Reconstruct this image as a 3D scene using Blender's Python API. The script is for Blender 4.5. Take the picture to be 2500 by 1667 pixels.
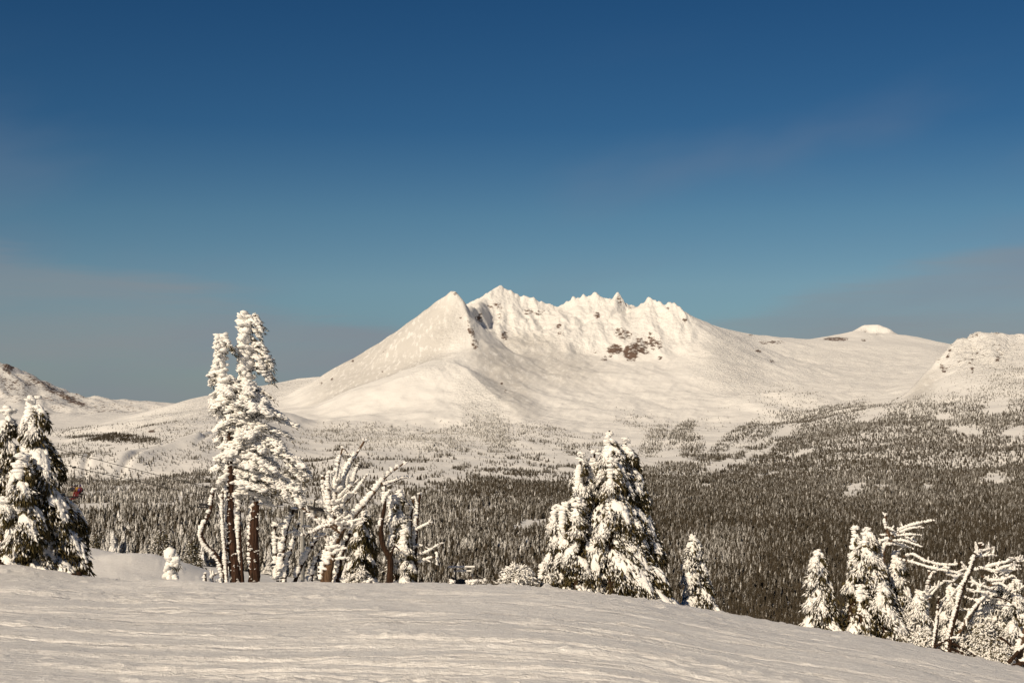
import bpy, math, random
import numpy as np
from mathutils import Vector, geometry as mgeo

R = math.radians
rng = np.random.default_rng(7)
random.seed(7)
for o in list(bpy.data.objects):
    bpy.data.objects.remove(o)
scene = bpy.context.scene
COL = scene.collection

# ------------------------------------------------------------------ camera, sky, sun, exposure
FPX = 3472.0          # focal length in pixels of the 2500 px wide photograph (50 mm on 36 mm)
HX, HY = 1250.0, 935.0  # column of the optical axis, row of the horizon
cam = bpy.data.cameras.new('camera')
cam.lens = 50.0
cam.sensor_width = 36.0
cam.shift_y = (HY - 833.5) / 2500.0
cam.clip_start = 0.1
cam.clip_end = 90000.0
camo = bpy.data.objects.new('camera', cam)
camo.location = (0, 0, 0)
camo.rotation_euler = (R(90), 0, 0)
COL.objects.link(camo)
scene.camera = camo

SUN_EL, SUN_AZ = R(33.0), R(212.0)    # azimuth clockwise from the view direction (+Y)
SUN_DIR = np.array([math.sin(SUN_AZ) * math.cos(SUN_EL), math.cos(SUN_AZ) * math.cos(SUN_EL), math.sin(SUN_EL)])

world = bpy.data.worlds.new('World')
scene.world = world
world.use_nodes = True
wt = world.node_tree
bg = wt.nodes['Background']
sky = wt.nodes.new('ShaderNodeTexSky')
sky.sky_type = 'NISHITA'
sky.sun_disc = False
sky.sun_elevation = SUN_EL
sky.sun_rotation = SUN_AZ
sky.altitude = 2300
sky.air_density = 1.0
sky.dust_density = 0.3
sky.ozone_density = 1.0
bg.inputs[1].default_value = 0.05


def nd(tree, kind, **kw):
    n = tree.nodes.new(kind)
    for k, v in kw.items():
        setattr(n, k, v)
    return n


def mathn(tree, op, a, b=None, c=None, clamp=False):
    n = nd(tree, 'ShaderNodeMath', operation=op, use_clamp=clamp)
    for i, v in enumerate((a, b, c)):
        if v is None:
            continue
        if isinstance(v, (int, float)):
            n.inputs[i].default_value = v
        else:
            tree.links.new(v, n.inputs[i])
    return n.outputs[0]


def mixc(tree, fac, a, b, blend='MIX'):
    n = nd(tree, 'ShaderNodeMix', data_type='RGBA', blend_type=blend)
    for sock, v in ((n.inputs[0], fac), (n.inputs[6], a), (n.inputs[7], b)):
        if isinstance(v, (int, float)):
            sock.default_value = v
        elif isinstance(v, tuple):
            sock.default_value = (*v[:3], 1)
        else:
            tree.links.new(v, sock)
    return n.outputs[2]


def ramp(tree, fac, stops, interp='LINEAR'):
    n = nd(tree, 'ShaderNodeValToRGB')
    cr = n.color_ramp
    cr.interpolation = interp
    while len(cr.elements) < len(stops):
        cr.elements.new(0.5)
    for e, (p, c) in zip(cr.elements, stops):
        e.position = p
        e.color = (*c, 1) if len(c) == 3 else c
    tree.links.new(fac, n.inputs[0])
    return n.outputs[0]


# the colour of the air: the physical sky graded to the photograph's cool, contrasty print
tc = nd(wt, 'ShaderNodeTexCoord')
sep = nd(wt, 'ShaderNodeSeparateXYZ')
wt.links.new(tc.outputs['Generated'], sep.inputs[0])
zz = mathn(wt, 'MULTIPLY', sep.outputs[2], 2.5, clamp=True)
tint = ramp(wt, zz, [(0.0, (.40, .60, .76)), (.07, (.48, .66, .80)), (.17, (.58, .76, .84)), (.29, (.46, .72, .82)),
                     (.44, (.24, .54, .75)), (.66, (.165, .46, .70)), (1.0, (.15, .43, .68))])
skyc = mixc(wt, 1.0, sky.outputs[0], tint, 'MULTIPLY')
# thin high cloud lying low over the horizon, and one faint slanting veil
az = mathn(wt, 'ARCTAN2', sep.outputs[0], sep.outputs[1])
cv = nd(wt, 'ShaderNodeCombineXYZ')
wt.links.new(mathn(wt, 'MULTIPLY', az, 2.6), cv.inputs[0])
wt.links.new(mathn(wt, 'MULTIPLY', sep.outputs[2], 26.0), cv.inputs[1])
cn = nd(wt, 'ShaderNodeTexNoise', noise_dimensions='2D')
cn.inputs['Scale'].default_value = 1.0
cn.inputs['Detail'].default_value = 5
cn.inputs['Roughness'].default_value = .55
wt.links.new(cv.outputs[0], cn.inputs['Vector'])
# the cloud stands higher away from the middle of the view
azabs = mathn(wt, 'ABSOLUTE', mathn(wt, 'ADD', az, 0.02))
top = mathn(wt, 'MULTIPLY_ADD', azabs, 0.24, 0.022)
top = mathn(wt, 'MINIMUM', top, 0.105)
top = mathn(wt, 'ADD', top, mathn(wt, 'MULTIPLY_ADD', cn.outputs[0], 0.07, -0.035))
edge = mathn(wt, 'SUBTRACT', top, sep.outputs[2])
cm = nd(wt, 'ShaderNodeMapRange', interpolation_type='SMOOTHSTEP')
wt.links.new(edge, cm.inputs[0])
cm.inputs[1].default_value = -0.006
cm.inputs[2].default_value = 0.016
cfac = mathn(wt, 'MULTIPLY', cm.outputs[0], 0.60)
cfac = mathn(wt, 'MULTIPLY', cfac, mathn(wt, 'MULTIPLY_ADD', cn.outputs[0], 1.9, .0), clamp=True)
CLOUD = nd(wt, 'ShaderNodeRGB')
CLOUD.outputs[0].default_value = (5.05, 5.3, 5.65, 1)
skyc = mixc(wt, cfac, skyc, CLOUD.outputs[0])
vn = nd(wt, 'ShaderNodeTexNoise', noise_dimensions='2D')
vv = nd(wt, 'ShaderNodeCombineXYZ')
wt.links.new(mathn(wt, 'ADD', mathn(wt, 'MULTIPLY', az, 2.2), mathn(wt, 'MULTIPLY', sep.outputs[2], 4.4)), vv.inputs[0])
wt.links.new(mathn(wt, 'SUBTRACT', mathn(wt, 'MULTIPLY', sep.outputs[2], 9.0), mathn(wt, 'MULTIPLY', az, 3.4)), vv.inputs[1])
wt.links.new(vv.outputs[0], vn.inputs['Vector'])
vn.inputs['Scale'].default_value = .9
vn.inputs['Detail'].default_value = 4
vm = nd(wt, 'ShaderNodeMapRange', interpolation_type='SMOOTHSTEP')
wt.links.new(vn.outputs[0], vm.inputs[0])
vm.inputs[1].default_value = .45
vm.inputs[2].default_value = .8
low = nd(wt, 'ShaderNodeMapRange', interpolation_type='SMOOTHSTEP')
wt.links.new(sep.outputs[2], low.inputs[0])
low.inputs[1].default_value = .25
low.inputs[2].default_value = .15
vfac = mathn(wt, 'MULTIPLY', mathn(wt, 'MULTIPLY', vm.outputs[0], .30), low.outputs[0])
VEIL = nd(wt, 'ShaderNodeRGB')
VEIL.outputs[0].default_value = (3.4, 4.2, 5.9, 1)
skyc = mixc(wt, vfac, skyc, VEIL.outputs[0])
wt.links.new(skyc, bg.inputs[0])

sun = bpy.data.lights.new('sun', 'SUN')
sun.energy = 4.75
sun.angle = R(0.53)
sun.color = (1.0, 0.845, 0.64)
suno = bpy.data.objects.new('sun', sun)
suno.rotation_euler = Vector(SUN_DIR).to_track_quat('Z', 'Y').to_euler()
suno.location = (-60, -80, 60)
COL.objects.link(suno)

vs = scene.view_settings
vs.view_transform = 'Standard'
vs.look = 'None'
vs.gamma = 1.0
vs.use_curve_mapping = False
vs.exposure = 0.0


# ------------------------------------------------------------------ small tools
def P(x, y, Y):
    """the point at depth Y that the photograph shows at column x, row y"""
    return np.array([(x - HX) / FPX * Y, Y, -(y - HY) / FPX * Y])


def sm(e0, e1, x):
    t = np.clip((x - e0) / (e1 - e0), 0, 1)
    return t * t * (3 - 2 * t)


def _hash(ix, iy, seed):
    h = (ix.astype(np.int64) * 374761393 + iy.astype(np.int64) * 668265263 + seed * 1442695041) & 0xffffffff
    h = ((h ^ (h >> 13)) * 1274126177) & 0xffffffff
    return ((h ^ (h >> 16)) & 0xffffff) / float(0xffffff)


def noise2(x, y, seed=0):
    x = np.asarray(x, float)
    y = np.asarray(y, float)
    ix, iy = np.floor(x), np.floor(y)
    fx, fy = x - ix, y - iy
    ix = ix.astype(np.int64)
    iy = iy.astype(np.int64)
    ux = fx * fx * fx * (fx * (fx * 6 - 15) + 10)
    uy = fy * fy * fy * (fy * (fy * 6 - 15) + 10)

    def g(dx, dy):
        a = _hash(ix + dx, iy + dy, seed) * (2 * np.pi)
        return np.cos(a) * (fx - dx) + np.sin(a) * (fy - dy)
    a, b, c, d = g(0, 0), g(1, 0), g(0, 1), g(1, 1)
    return ((a + (b - a) * ux) * (1 - uy) + (c + (d - c) * ux) * uy) * 1.5


def fbm(x, y, octv=4, seed=0, gain=.5, lac=2.03):
    s, a, tot = 0, 1.0, 0
    for i in range(octv):
        s = s + a * noise2(x, y, seed + i * 17)
        tot += a
        a *= gain
        x = x * lac + 11.3
        y = y * lac - 7.1
    return s / tot


def ridged(x, y, octv=4, seed=0):
    s, a, tot = 0, 1.0, 0
    for i in range(octv):
        s = s + a * (1 - np.abs(noise2(x, y, seed + i * 31)) * 2)
        tot += a
        a *= .5
        x = x * 2.07 + 3.1
        y = y * 2.07 + 5.7
    return s / tot


def unit(v):
    v = np.asarray(v, float)
    return v / np.maximum(np.linalg.norm(v, axis=-1, keepdims=True), 1e-9)


def blur1(a, sig, axis):
    n = int(max(1, round(sig * 3)))
    k = np.exp(-.5 * (np.arange(-n, n + 1) / sig) ** 2)
    k /= k.sum()
    a = np.moveaxis(a, axis, 0)
    p = np.concatenate([np.repeat(a[:1], n, 0), a, np.repeat(a[-1:], n, 0)], 0)
    out = np.zeros_like(a)
    for i, w in enumerate(k):
        out += w * p[i:i + a.shape[0]]
    return np.moveaxis(out, 0, axis)


def blur2(a, s0, s1=None):
    return blur1(blur1(a, s0, 0), s1 or s0, 1)


class Acc:
    """collects triangles and quads with a material slot and a per-vertex number, and links them as ONE mesh object"""

    def __init__(self):
        self.v, self.f, self.m, self.s, self.n = [], [], [], [], 0

    def add(self, v, f, mat=0, snow=1.0):
        v = np.asarray(v, np.float32).reshape(-1, 3)
        f = np.asarray(f, np.int64)
        if f.shape[1] == 4:
            q = f
            f = np.concatenate([q[:, [0, 1, 2]], q[:, [0, 2, 3]]])
        self.v.append(v)
        self.f.append(f + self.n)
        self.m.append(np.full(len(f), mat, np.int32))
        self.s.append(np.broadcast_to(np.asarray(snow, np.float32), (len(v),)))
        self.n += len(v)
        return self

    def mesh(self, name, mats, smooth=True):
        me = bpy.data.meshes.new(name)
        v = np.concatenate(self.v)
        f = np.concatenate(self.f).astype(np.int32)
        me.vertices.add(len(v))
        me.vertices.foreach_set('co', v.ravel())
        me.loops.add(f.size)
        me.loops.foreach_set('vertex_index', f.ravel())
        me.polygons.add(len(f))
        me.polygons.foreach_set('loop_start', np.arange(0, f.size, 3, dtype=np.int32))
        me.polygons.foreach_set('loop_total', np.full(len(f), 3, np.int32))
        me.polygons.foreach_set('material_index', np.concatenate(self.m))
        me.polygons.foreach_set('use_smooth', np.full(len(f), smooth, bool))
        at = me.attributes.new('snow', 'FLOAT', 'POINT')
        at.data.foreach_set('value', np.concatenate(self.s).astype(np.float32))
        for m in (mats if isinstance(mats, (list, tuple)) else [mats]):
            me.materials.append(m)
        me.update()
        me.validate()
        return me

    def build(self, name, mats, parent=None, smooth=True, origin=None):
        if not self.v:
            return None
        if origin is None and parent is not None:
            origin = WORLD_AT.get(parent.name, np.zeros(3))
        if origin is None:
            origin = np.zeros(3)
        self.v = [a - np.asarray(origin, np.float32) for a in self.v]
        o = bpy.data.objects.new(name, self.mesh(name, mats, smooth))
        COL.objects.link(o)
        if parent is not None:
            o.parent = parent
            WORLD_AT[o.name] = WORLD_AT.get(parent.name, np.zeros(3))
        else:
            o.location = [float(c) for c in origin]
            WORLD_AT[o.name] = np.asarray(origin, float)
        return o


WORLD_AT = {}


def tag(o, label=None, cat=None, group=None, kind=None):
    for k, v in (('label', label), ('category', cat), ('group', group), ('kind', kind)):
        if v:
            o[k] = v
    return o


def thing(name, label, cat, loc, group=None):
    o = bpy.data.objects.new(name, None)
    o.empty_display_size = .2
    o.location = [float(c) for c in loc]
    COL.objects.link(o)
    WORLD_AT[o.name] = np.asarray(loc, float)
    return tag(o, label, cat, group)


def grid_faces(nr, nc):
    i = np.arange(nr - 1)[:, None] * nc + np.arange(nc - 1)[None, :]
    i = i.ravel()
    return np.stack([i, i + 1, i + nc + 1, i + nc], 1)


def grid_object(name, V, mat, attrs=None):
    nr, nc = V.shape[:2]
    f = grid_faces(nr, nc).astype(np.int32)
    me = bpy.data.meshes.new(name)
    me.vertices.add(nr * nc)
    me.vertices.foreach_set('co', V.reshape(-1).astype(np.float32))
    me.loops.add(f.size)
    me.loops.foreach_set('vertex_index', f.ravel())
    me.polygons.add(len(f))
    me.polygons.foreach_set('loop_start', np.arange(0, f.size, 4, dtype=np.int32))
    me.polygons.foreach_set('loop_total', np.full(len(f), 4, np.int32))
    me.polygons.foreach_set('use_smooth', np.ones(len(f), bool))
    for k, a in (attrs or {}).items():
        at = me.attributes.new(k, 'FLOAT', 'POINT')
        at.data.foreach_set('value', a.ravel().astype(np.float32))
    me.materials.append(mat)
    me.update()
    o = bpy.data.objects.new(name, me)
    COL.objects.link(o)
    return o


# ------------------------------------------------------------------ materials
def new_mat(name):
    m = bpy.data.materials.new(name)
    m.use_nodes = True
    t = m.node_tree
    b = t.nodes['Principled BSDF']
    b.inputs['Roughness'].default_value = .7
    b.inputs['Specular IOR Level'].default_value = .25
    return m, t, b


def noise_node(t, vec, scale, detail=4, rough=.55, dims='3D'):
    n = nd(t, 'ShaderNodeTexNoise', noise_dimensions=dims)
    n.inputs['Scale'].default_value = scale
    n.inputs['Detail'].default_value = detail
    n.inputs['Roughness'].default_value = rough
    if vec is not None:
        t.links.new(vec, n.inputs['Vector'])
    return n.outputs[0]


def mapping(t, vec, scale):
    n = nd(t, 'ShaderNodeMapping')
    n.inputs['Scale'].default_value = scale
    t.links.new(vec, n.inputs['Vector'])
    return n.outputs[0]


def bump(t, b, h, strength, dist):
    n = nd(t, 'ShaderNodeBump')
    n.inputs['Strength'].default_value = strength
    n.inputs['Distance'].default_value = dist
    t.links.new(h, n.inputs['Height'])
    t.links.new(n.outputs[0], b.inputs['Normal'])
    return n


def smoothstep(t, v, a, b_):
    n = nd(t, 'ShaderNodeMapRange', interpolation_type='SMOOTHSTEP')
    t.links.new(v, n.inputs[0])
    n.inputs[1].default_value = a
    n.inputs[2].default_value = b_
    return n.outputs[0]


def geo(t):
    return nd(t, 'ShaderNodeNewGeometry')


def attr(t, name, kind='GEOMETRY'):
    n = nd(t, 'ShaderNodeAttribute', attribute_name=name, attribute_type=kind)
    return n.outputs['Fac']


SNOWC = (.86, .85, .835)


def m_piste():
    m, t, b = new_mat('piste_snow')
    g = geo(t)
    pos = g.outputs['Position']
    mp = nd(t, 'ShaderNodeMapping')
    mp.inputs['Rotation'].default_value = (0, 0, R(14))
    mp.inputs['Scale'].default_value = (1.3, 6.0, 1.0)
    t.links.new(pos, mp.inputs['Vector'])
    a = noise_node(t, mp.outputs[0], 1.0, 5, .65)
    c = noise_node(t, mapping(t, pos, (1.0, .55, 1.0)), 17.0, 4, .75)
    d = noise_node(t, mapping(t, pos, (3.0, 14.0, 3.0)), 1.6, 3, .6)
    st = noise_node(t, mapping(t, pos, (1.5, 5.5, 1.0)), 1.9, 6, .74)
    gr = noise_node(t, mapping(t, pos, (1.0, .4, 1.0)), 20.0, 4, .85)
    h = mathn(t, 'MULTIPLY_ADD', a, .8, mathn(t, 'MULTIPLY', d, .3))
    h = mathn(t, 'MULTIPLY_ADD', c, mathn(t, 'MULTIPLY_ADD', smoothstep(t, st, .42, .62), .75, .25), h)
    h = mathn(t, 'MULTIPLY_ADD', st, .55, h)
    h = mathn(t, 'MULTIPLY_ADD', gr, .55, h)
    bump(t, b, h, 1.0, .020)
    # scraped, denser snow between fluffed-up snow, and grain glints painted into the colour
    col = ramp(t, mathn(t, 'ADD', mathn(t, 'MULTIPLY', st, .6), mathn(t, 'MULTIPLY', gr, .4)), [(.40, (.79, .76, .725)), (.50, (.90, .875, .84)), (.60, (.96, .94, .905))])
    t.links.new(col, b.inputs['Base Color'])
    b.inputs['Roughness'].default_value = .55
    b.inputs['Specular IOR Level'].default_value = .3
    return m


def m_terrain():
    m, t, b = new_mat('mountain_snow')
    g = geo(t)
    pos = g.outputs['Position']
    rock = attr(t, 'rock')
    rime = attr(t, 'rime')
    crust_shade = attr(t, 'crust_shade')
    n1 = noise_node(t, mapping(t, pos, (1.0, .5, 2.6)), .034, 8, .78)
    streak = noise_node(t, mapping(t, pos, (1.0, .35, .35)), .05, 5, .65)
    n2 = noise_node(t, pos, .012, 4, .6)
    rm = mathn(t, 'ADD', rock, mathn(t, 'MULTIPLY_ADD', n1, 3.6, -1.8))
    rfac = smoothstep(t, rm, .60, .82)
    rcol = ramp(t, n2, [(.3, (.105, .075, .06)), (.7, (.17, .115, .09))])
    scol = ramp(t, n2, [(.3, (.765, .745, .715)), (.7, (.795, .78, .75))])
    scol = mixc(t, mathn(t, 'MULTIPLY', crust_shade, smoothstep(t, streak, .30, .52)), scol, (.58, .558, .525))  # streaky wind crust that also paints the shading of faces and hollows grey
    t.links.new(mixc(t, rfac, scol, rcol), b.inputs['Base Color'])
    # wind crust and small drifted shrubs
    h = mathn(t, 'MULTIPLY', noise_node(t, pos, .055, 5, .65), mathn(t, 'MULTIPLY_ADD', rime, 17.0, 1.6))
    h = mathn(t, 'ADD', h, mathn(t, 'MULTIPLY', noise_node(t, mapping(t, pos, (.35, 1, 1)), .018, 4, .6), 3.0))
    bump(t, b, h, 1.0, 1.0)
    b.inputs['Roughness'].default_value = .8
    b.inputs['Specular IOR Level'].default_value = .1
    return m


def m_rime():
    m, t, b = new_mat('rime_snow')
    g = geo(t)
    pos = g.outputs['Position']
    n = noise_node(t, mapping(t, pos, (6, 6, 16)), 1.2, 4, .65)
    bump(t, b, n, .7, .06)
    t.links.new(ramp(t, noise_node(t, pos, 3.0, 2), [(.3, (.83, .81, .775)), (.7, (.89, .87, .835))]), b.inputs['Base Color'])
    b.inputs['Roughness'].default_value = .6
    b.inputs['Specular IOR Level'].default_value = .2
    return m


def m_needles(name='snowy_needles', dark=(.040, .033, .013), light=(.115, .088, .036)):
    """evergreen sprays; snow lies on them where the 'snow' value is high, mottled by noise"""
    m, t, b = new_mat(name)
    g = geo(t)
    pos = g.outputs['Position']
    s = attr(t, 'snow')
    n = noise_node(t, pos, 11.0, 4, .7)
    sx = nd(t, 'ShaderNodeSeparateXYZ')
    t.links.new(g.outputs['Normal'], sx.inputs[0])
    up = mathn(t, 'MULTIPLY', sx.outputs[2], .16)
    up = mathn(t, 'ADD', up, mathn(t, 'MULTIPLY', sx.outputs[0], -.12))
    v = mathn(t, 'ADD', mathn(t, 'ADD', s, up), mathn(t, 'MULTIPLY_ADD', n, 1.5, -.75))
    f = smoothstep(t, v, .42, .58)
    nc = ramp(t, noise_node(t, pos, 2.2, 3), [(.3, dark), (.7, light)])
    t.links.new(mixc(t, f, nc, (.85, .83, .795)), b.inputs['Base Color'])
    b.inputs['Roughness'].default_value = .75
    b.inputs['Specular IOR Level'].default_value = .15
    return m


def m_bark(name, c0, c1, sx=22, sz=3.0):
    m, t, b = new_mat(name)
    g = geo(t)
    pos = g.outputs['Position']
    n = noise_node(t, mapping(t, pos, (sx, sx, sz)), 1.0, 5, .65)
    t.links.new(ramp(t, n, [(.32, c0), (.68, c1)]), b.inputs['Base Color'])
    bump(t, b, n, 1.0, .08)
    b.inputs['Roughness'].default_value = .85
    b.inputs['Specular IOR Level'].default_value = .1
    return m


def m_plain(name, c, rough=.5, metal=0.0, var=.25):
    m, t, b = new_mat(name)
    g = geo(t)
    n = noise_node(t, g.outputs['Position'], 9.0, 3)
    lo = tuple(x * (1 - var) for x in c)
    hi = tuple(min(1, x * (1 + var)) for x in c)
    t.links.new(ramp(t, n, [(.3, lo), (.7, hi)]), b.inputs['Base Color'])
    b.inputs['Roughness'].default_value = rough
    b.inputs['Metallic'].default_value = metal
    return m


def m_far_conifer(name, kind):
    """conifer a kilometre or more away: needles under rime; how much rime is a number of each tree"""
    m, t, b = new_mat(name)
    g = geo(t)
    pos = g.outputs['Position']
    rime = attr(t, '["rime"]' if kind == 'OBJECT' else 'rime', kind)
    sx = nd(t, 'ShaderNodeSeparateXYZ')
    t.links.new(g.outputs['True Normal'], sx.inputs[0])
    wind = mathn(t, 'ADD', mathn(t, 'MULTIPLY', sx.outputs[0], -.22), mathn(t, 'MULTIPLY', sx.outputs[2], .10))
    n = noise_node(t, pos, 1.5, 3, .75)
    v = mathn(t, 'ADD', mathn(t, 'ADD', rime, wind), mathn(t, 'MULTIPLY_ADD', n, 1.3, -.65))
    f = smoothstep(t, v, .25, 1.0)
    nc = ramp(t, noise_node(t, pos, .02, 3), [(.3, (.036, .029, .019)), (.7, (.062, .049, .033))])
    t.links.new(mixc(t, f, nc, (.80, .785, .76)), b.inputs['Base Color'])
    b.inputs['Roughness'].default_value = .9
    b.inputs['Specular IOR Level'].default_value = .05
    return m


M_PISTE = m_piste()
M_TERR = m_terrain()
M_RIME = m_rime()
M_NEED = m_needles()
M_BARK = m_bark('reddish_bark', (.014, .009, .006), (.105, .055, .036), 15, 1.5)
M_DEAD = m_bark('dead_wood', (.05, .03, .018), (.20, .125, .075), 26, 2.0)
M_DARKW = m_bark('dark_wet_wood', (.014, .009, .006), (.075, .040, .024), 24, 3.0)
M_FAR_I = m_far_conifer('distant_conifer', 'INSTANCER')
M_FAR_O = m_far_conifer('valley_conifer', 'OBJECT')
M_STEEL = m_plain('dark_steel', (.060, .052, .045), .75, 0)
M_GALV = m_plain('galvanised_steel', (.26, .25, .23), .6, .15)


# ------------------------------------------------------------------ the piste the camera stands on
CREST_X = np.array([-900, -300, 0, 150, 300, 600, 900, 1100, 1300, 1400, 1540, 1655, 1764, 1830, 1900, 2030, 2105, 2200, 2300, 2400, 2500, 2800, 3400])
CREST_Y = np.array([1392, 1396, 1403, 1412, 1422, 1426, 1425, 1427, 1434, 1441, 1457, 1477, 1499, 1511, 1522, 1542, 1551, 1569, 1589, 1611, 1632, 1695, 1790])
CAM_H, CREST_D = 1.7, 42.0
CC = CAM_H / CREST_D ** 2
_cx = np.arange(-900, 3401, 10.0)
_cy = blur1(np.interp(_cx, CREST_X, CREST_Y), 6, 0)


def ground(X, Y, detail=True):
    X = np.asarray(X, float)
    Y = np.asarray(Y, float)
    Yp = np.maximum(Y, 4.0)
    xs = np.clip(HX + FPX * X / Yp, -900, 3400)
    B = (np.interp(xs, _cx, _cy) - HY) / FPX - 2 * math.sqrt(CAM_H * CC)
    B = np.where(Y < 8, .07 + (B - .07) * sm(2, 8, Y), B)
    z = -(CAM_H + B * Y + CC * Y * np.abs(Y))
    # the bank beyond the edge of the run on the left, and low swells
    z = z + 2.35 * np.exp(-(((X + 21.5) / 7.5) ** 2 + ((Y - 70) / 10) ** 2))
    z = z + 1.0 * np.exp(-(((X + 15.5) / 3.0) ** 2 + ((Y - 61) / 5) ** 2))
    z = z + .33 * np.exp(-(((X + 14.5) / 3.4) ** 2 + ((Y - 37.5) / 1.8) ** 2))
    z = z + .16 * np.exp(-(((X + 7.2) / 1.6) ** 2 + ((Y - 31) / .8) ** 2))
    z = z + .12 * fbm(X * .22, Y * .3, 3, 5) * sm(6, 20, Y)
    if detail:
        sk = Y + .06 * X
        z = z + .016 * fbm(X * .8 + 3, sk * 2.4, 4, 21) + .008 * fbm(X * 2.1, sk * 7.0, 3, 33) + .012 * fbm(X * 3.2, Y * 3.6, 3, 35)
        lump = np.clip(fbm(X * 2.6, Y * 3.4, 3, 44) - .12, 0, 1) * np.clip(fbm(X * .10, Y * .45, 3, 58) + .10, 0, 1)
        z = z + .42 * lump * (.5 + 1.1 * sm(28, 40, Y))
        # turns cut across the run
        tr = np.abs(fbm(X * .05 + 9, sk * .55, 2, 67))
        z = z - .035 * sm(.05, .0, tr) + .03 * np.exp(-((tr - .07) / .02) ** 2)
    return z


def build_piste():
    xs = np.linspace(-700, 3200, 820)
    Y = [8.5]
    while Y[-1] < 118:
        y = Y[-1]
        Y.append(y + (.045 + .0000045 * y ** 3 if y < 46 else .5 + .02 * (y - 46)))
    Y = np.array(Y)
    U = (xs - HX) / FPX
    YY = np.repeat(Y[:, None], len(U), 1)
    XX = U[None, :] * YY
    V = np.stack([XX, YY, ground(XX, YY)], -1)
    o = grid_object('snow_slope', V, M_PISTE)
    tag(o, 'tracked piste snow sloping down from the viewer to the trees', 'snow slope', kind='structure')
    # the same slope round and behind the viewer
    xs2 = np.linspace(-60, 60, 90)
    ys2 = np.linspace(-60, 9.5, 60)
    XX, YY = np.meshgrid(xs2, ys2)
    Z = ground(XX, YY, False) - .05 - .8 * np.exp(-((np.hypot(XX, YY)) / 3.0) ** 2) * 0
    inner = (YY > 8.0) & (np.abs(XX) < 8)
    Z = np.where(inner, Z - .12, Z)
    o = grid_object('snow_slope', np.stack([XX, YY, Z], -1), M_PISTE)
    tag(o, 'snow slope round the place the photograph was taken from', 'snow slope', kind='structure')


# ------------------------------------------------------------------ the land beyond: control points (column, row, depth)
CP = []
RIDGES = []


def ridge(pts):
    RIDGES.append(pts)
    CP.extend(pts)


def row(Y, pairs):
    for x, y in pairs:
        CP.append((x, y, Y))


row(80, [(-700, 1640), (0, 1640), (500, 1640), (1000, 1660), (1500, 1720), (2000, 1800), (2500, 1890), (3200, 1990)])
row(120, [(-700, 1600), (0, 1600), (500, 1605), (1000, 1620), (1500, 1680), (2000, 1780), (2500, 1850), (3200, 1950)])
row(200, [(-700, 1470), (0, 1460), (400, 1440), (700, 1460), (1000, 1530), (1500, 1590), (1780, 1570), (2000, 1680), (2500, 1760), (3200, 1840)])
row(310, [(-700, 1425), (0, 1420), (400, 1402), (700, 1430), (1000, 1500), (1400, 1550), (1780, 1484), (2050, 1640), (2500, 1690), (3200, 1760)])
row(500, [(-700, 1385), (0, 1385), (300, 1382), (500, 1395), (1000, 1490), (1500, 1550), (1800, 1600), (2000, 1640), (2500, 1690), (3200, 1740)])
row(800, [(-700, 1345), (0, 1360), (300, 1358), (500, 1370), (1000, 1445), (1500, 1512), (1750, 1555), (2000, 1590), (2500, 1640), (3200, 1670)])
row(1200, [(-700, 1300), (0, 1310), (500, 1325), (1000, 1378), (1500, 1425), (2000, 1500), (2500, 1530), (3200, 1540)])
row(1800, [(-700, 1250), (0, 1255), (500, 1265), (1000, 1290), (1500, 1318), (2000, 1385), (2500, 1390), (3200, 1380)])
row(2600, [(-700, 1200), (0, 1205), (500, 1208), (1000, 1218), (1500, 1232), (2000, 1282), (2500, 1272), (3200, 1250)])
row(3500, [(-700, 1155), (0, 1160), (500, 1160), (750, 1165), (1000, 1160), (1250, 1160), (1500, 1165), (1750, 1170), (2000, 1185), (2250, 1175), (2500, 1155), (3200, 1120)])
row(4500, [(700, 1115), (1000, 1112), (1250, 1112), (1500, 1112), (1750, 1110), (2000, 1092), (2250, 1055), (2500, 1015), (2800, 985), (3200, 975)])
row(5200, [(560, 1062), (750, 1078), (1000, 1078), (1250, 1078), (1500, 1082), (1750, 1062), (2000, 1038)])
row(6000, [(620, 1035), (760, 1048), (1000, 1045), (1300, 1030), (1500, 1036), (1750, 1042), (1900, 1040)])
# right hill with the crag
CP += [(2180, 1000, 5200), (2350, 965, 5200), (2500, 930, 5200), (2800, 930, 5200), (3200, 940, 5200)]
ridge([(2190, 980, 5600), (2240, 938, 5680), (2285, 898, 5740), (2290, 876, 5780), (2305, 862, 5800), (2325, 838, 5850), (2345, 822, 5880), (2370, 813, 5900), (2395, 811, 5910), (2430, 812, 5900), (2460, 818, 5900), (2500, 829, 5900), (2600, 818, 6000), (2800, 835, 6000), (3200, 845, 6000)])
CP += [(2350, 905, 5560), (2450, 885, 5550), (2300, 950, 5480), (2500, 890, 5500), (2400, 850, 5700), (2440, 862, 5680)]
CP += [(2600, 900, 6900), (3200, 900, 6900), (2400, 915, 6700), (2290, 940, 6500)]
# plateau and its skyline
CP += [(2190, 985, 6000), (2050, 1003, 6000), (2050, 985, 6400), (2150, 952, 6800), (2000, 940, 7100), (2250, 905, 7500), (2100, 900, 7800), (1950, 885, 8000),
       (2350, 880, 8000), (2400, 868, 8800)]
ridge([(1839, 816, 8700), (1870, 818, 8800), (1902, 824, 8900), (1950, 828, 9000), (2000, 828, 9100), (2050, 817, 9300), (2080, 809, 9350), (2103, 806, 9400), (2110, 791, 9420), (2125, 790, 9430), (2150, 793, 9450),
       (2172, 804, 9420), (2180, 815, 9400), (2240, 822, 9300), (2290, 832, 9200), (2330, 842, 9100), (2420, 858, 9100), (2600, 860, 9100), (3200, 850, 9100)])
CP += [(1860, 850, 8300), (2000, 850, 8500), (2140, 835, 8800), (2250, 850, 8600)]
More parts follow.
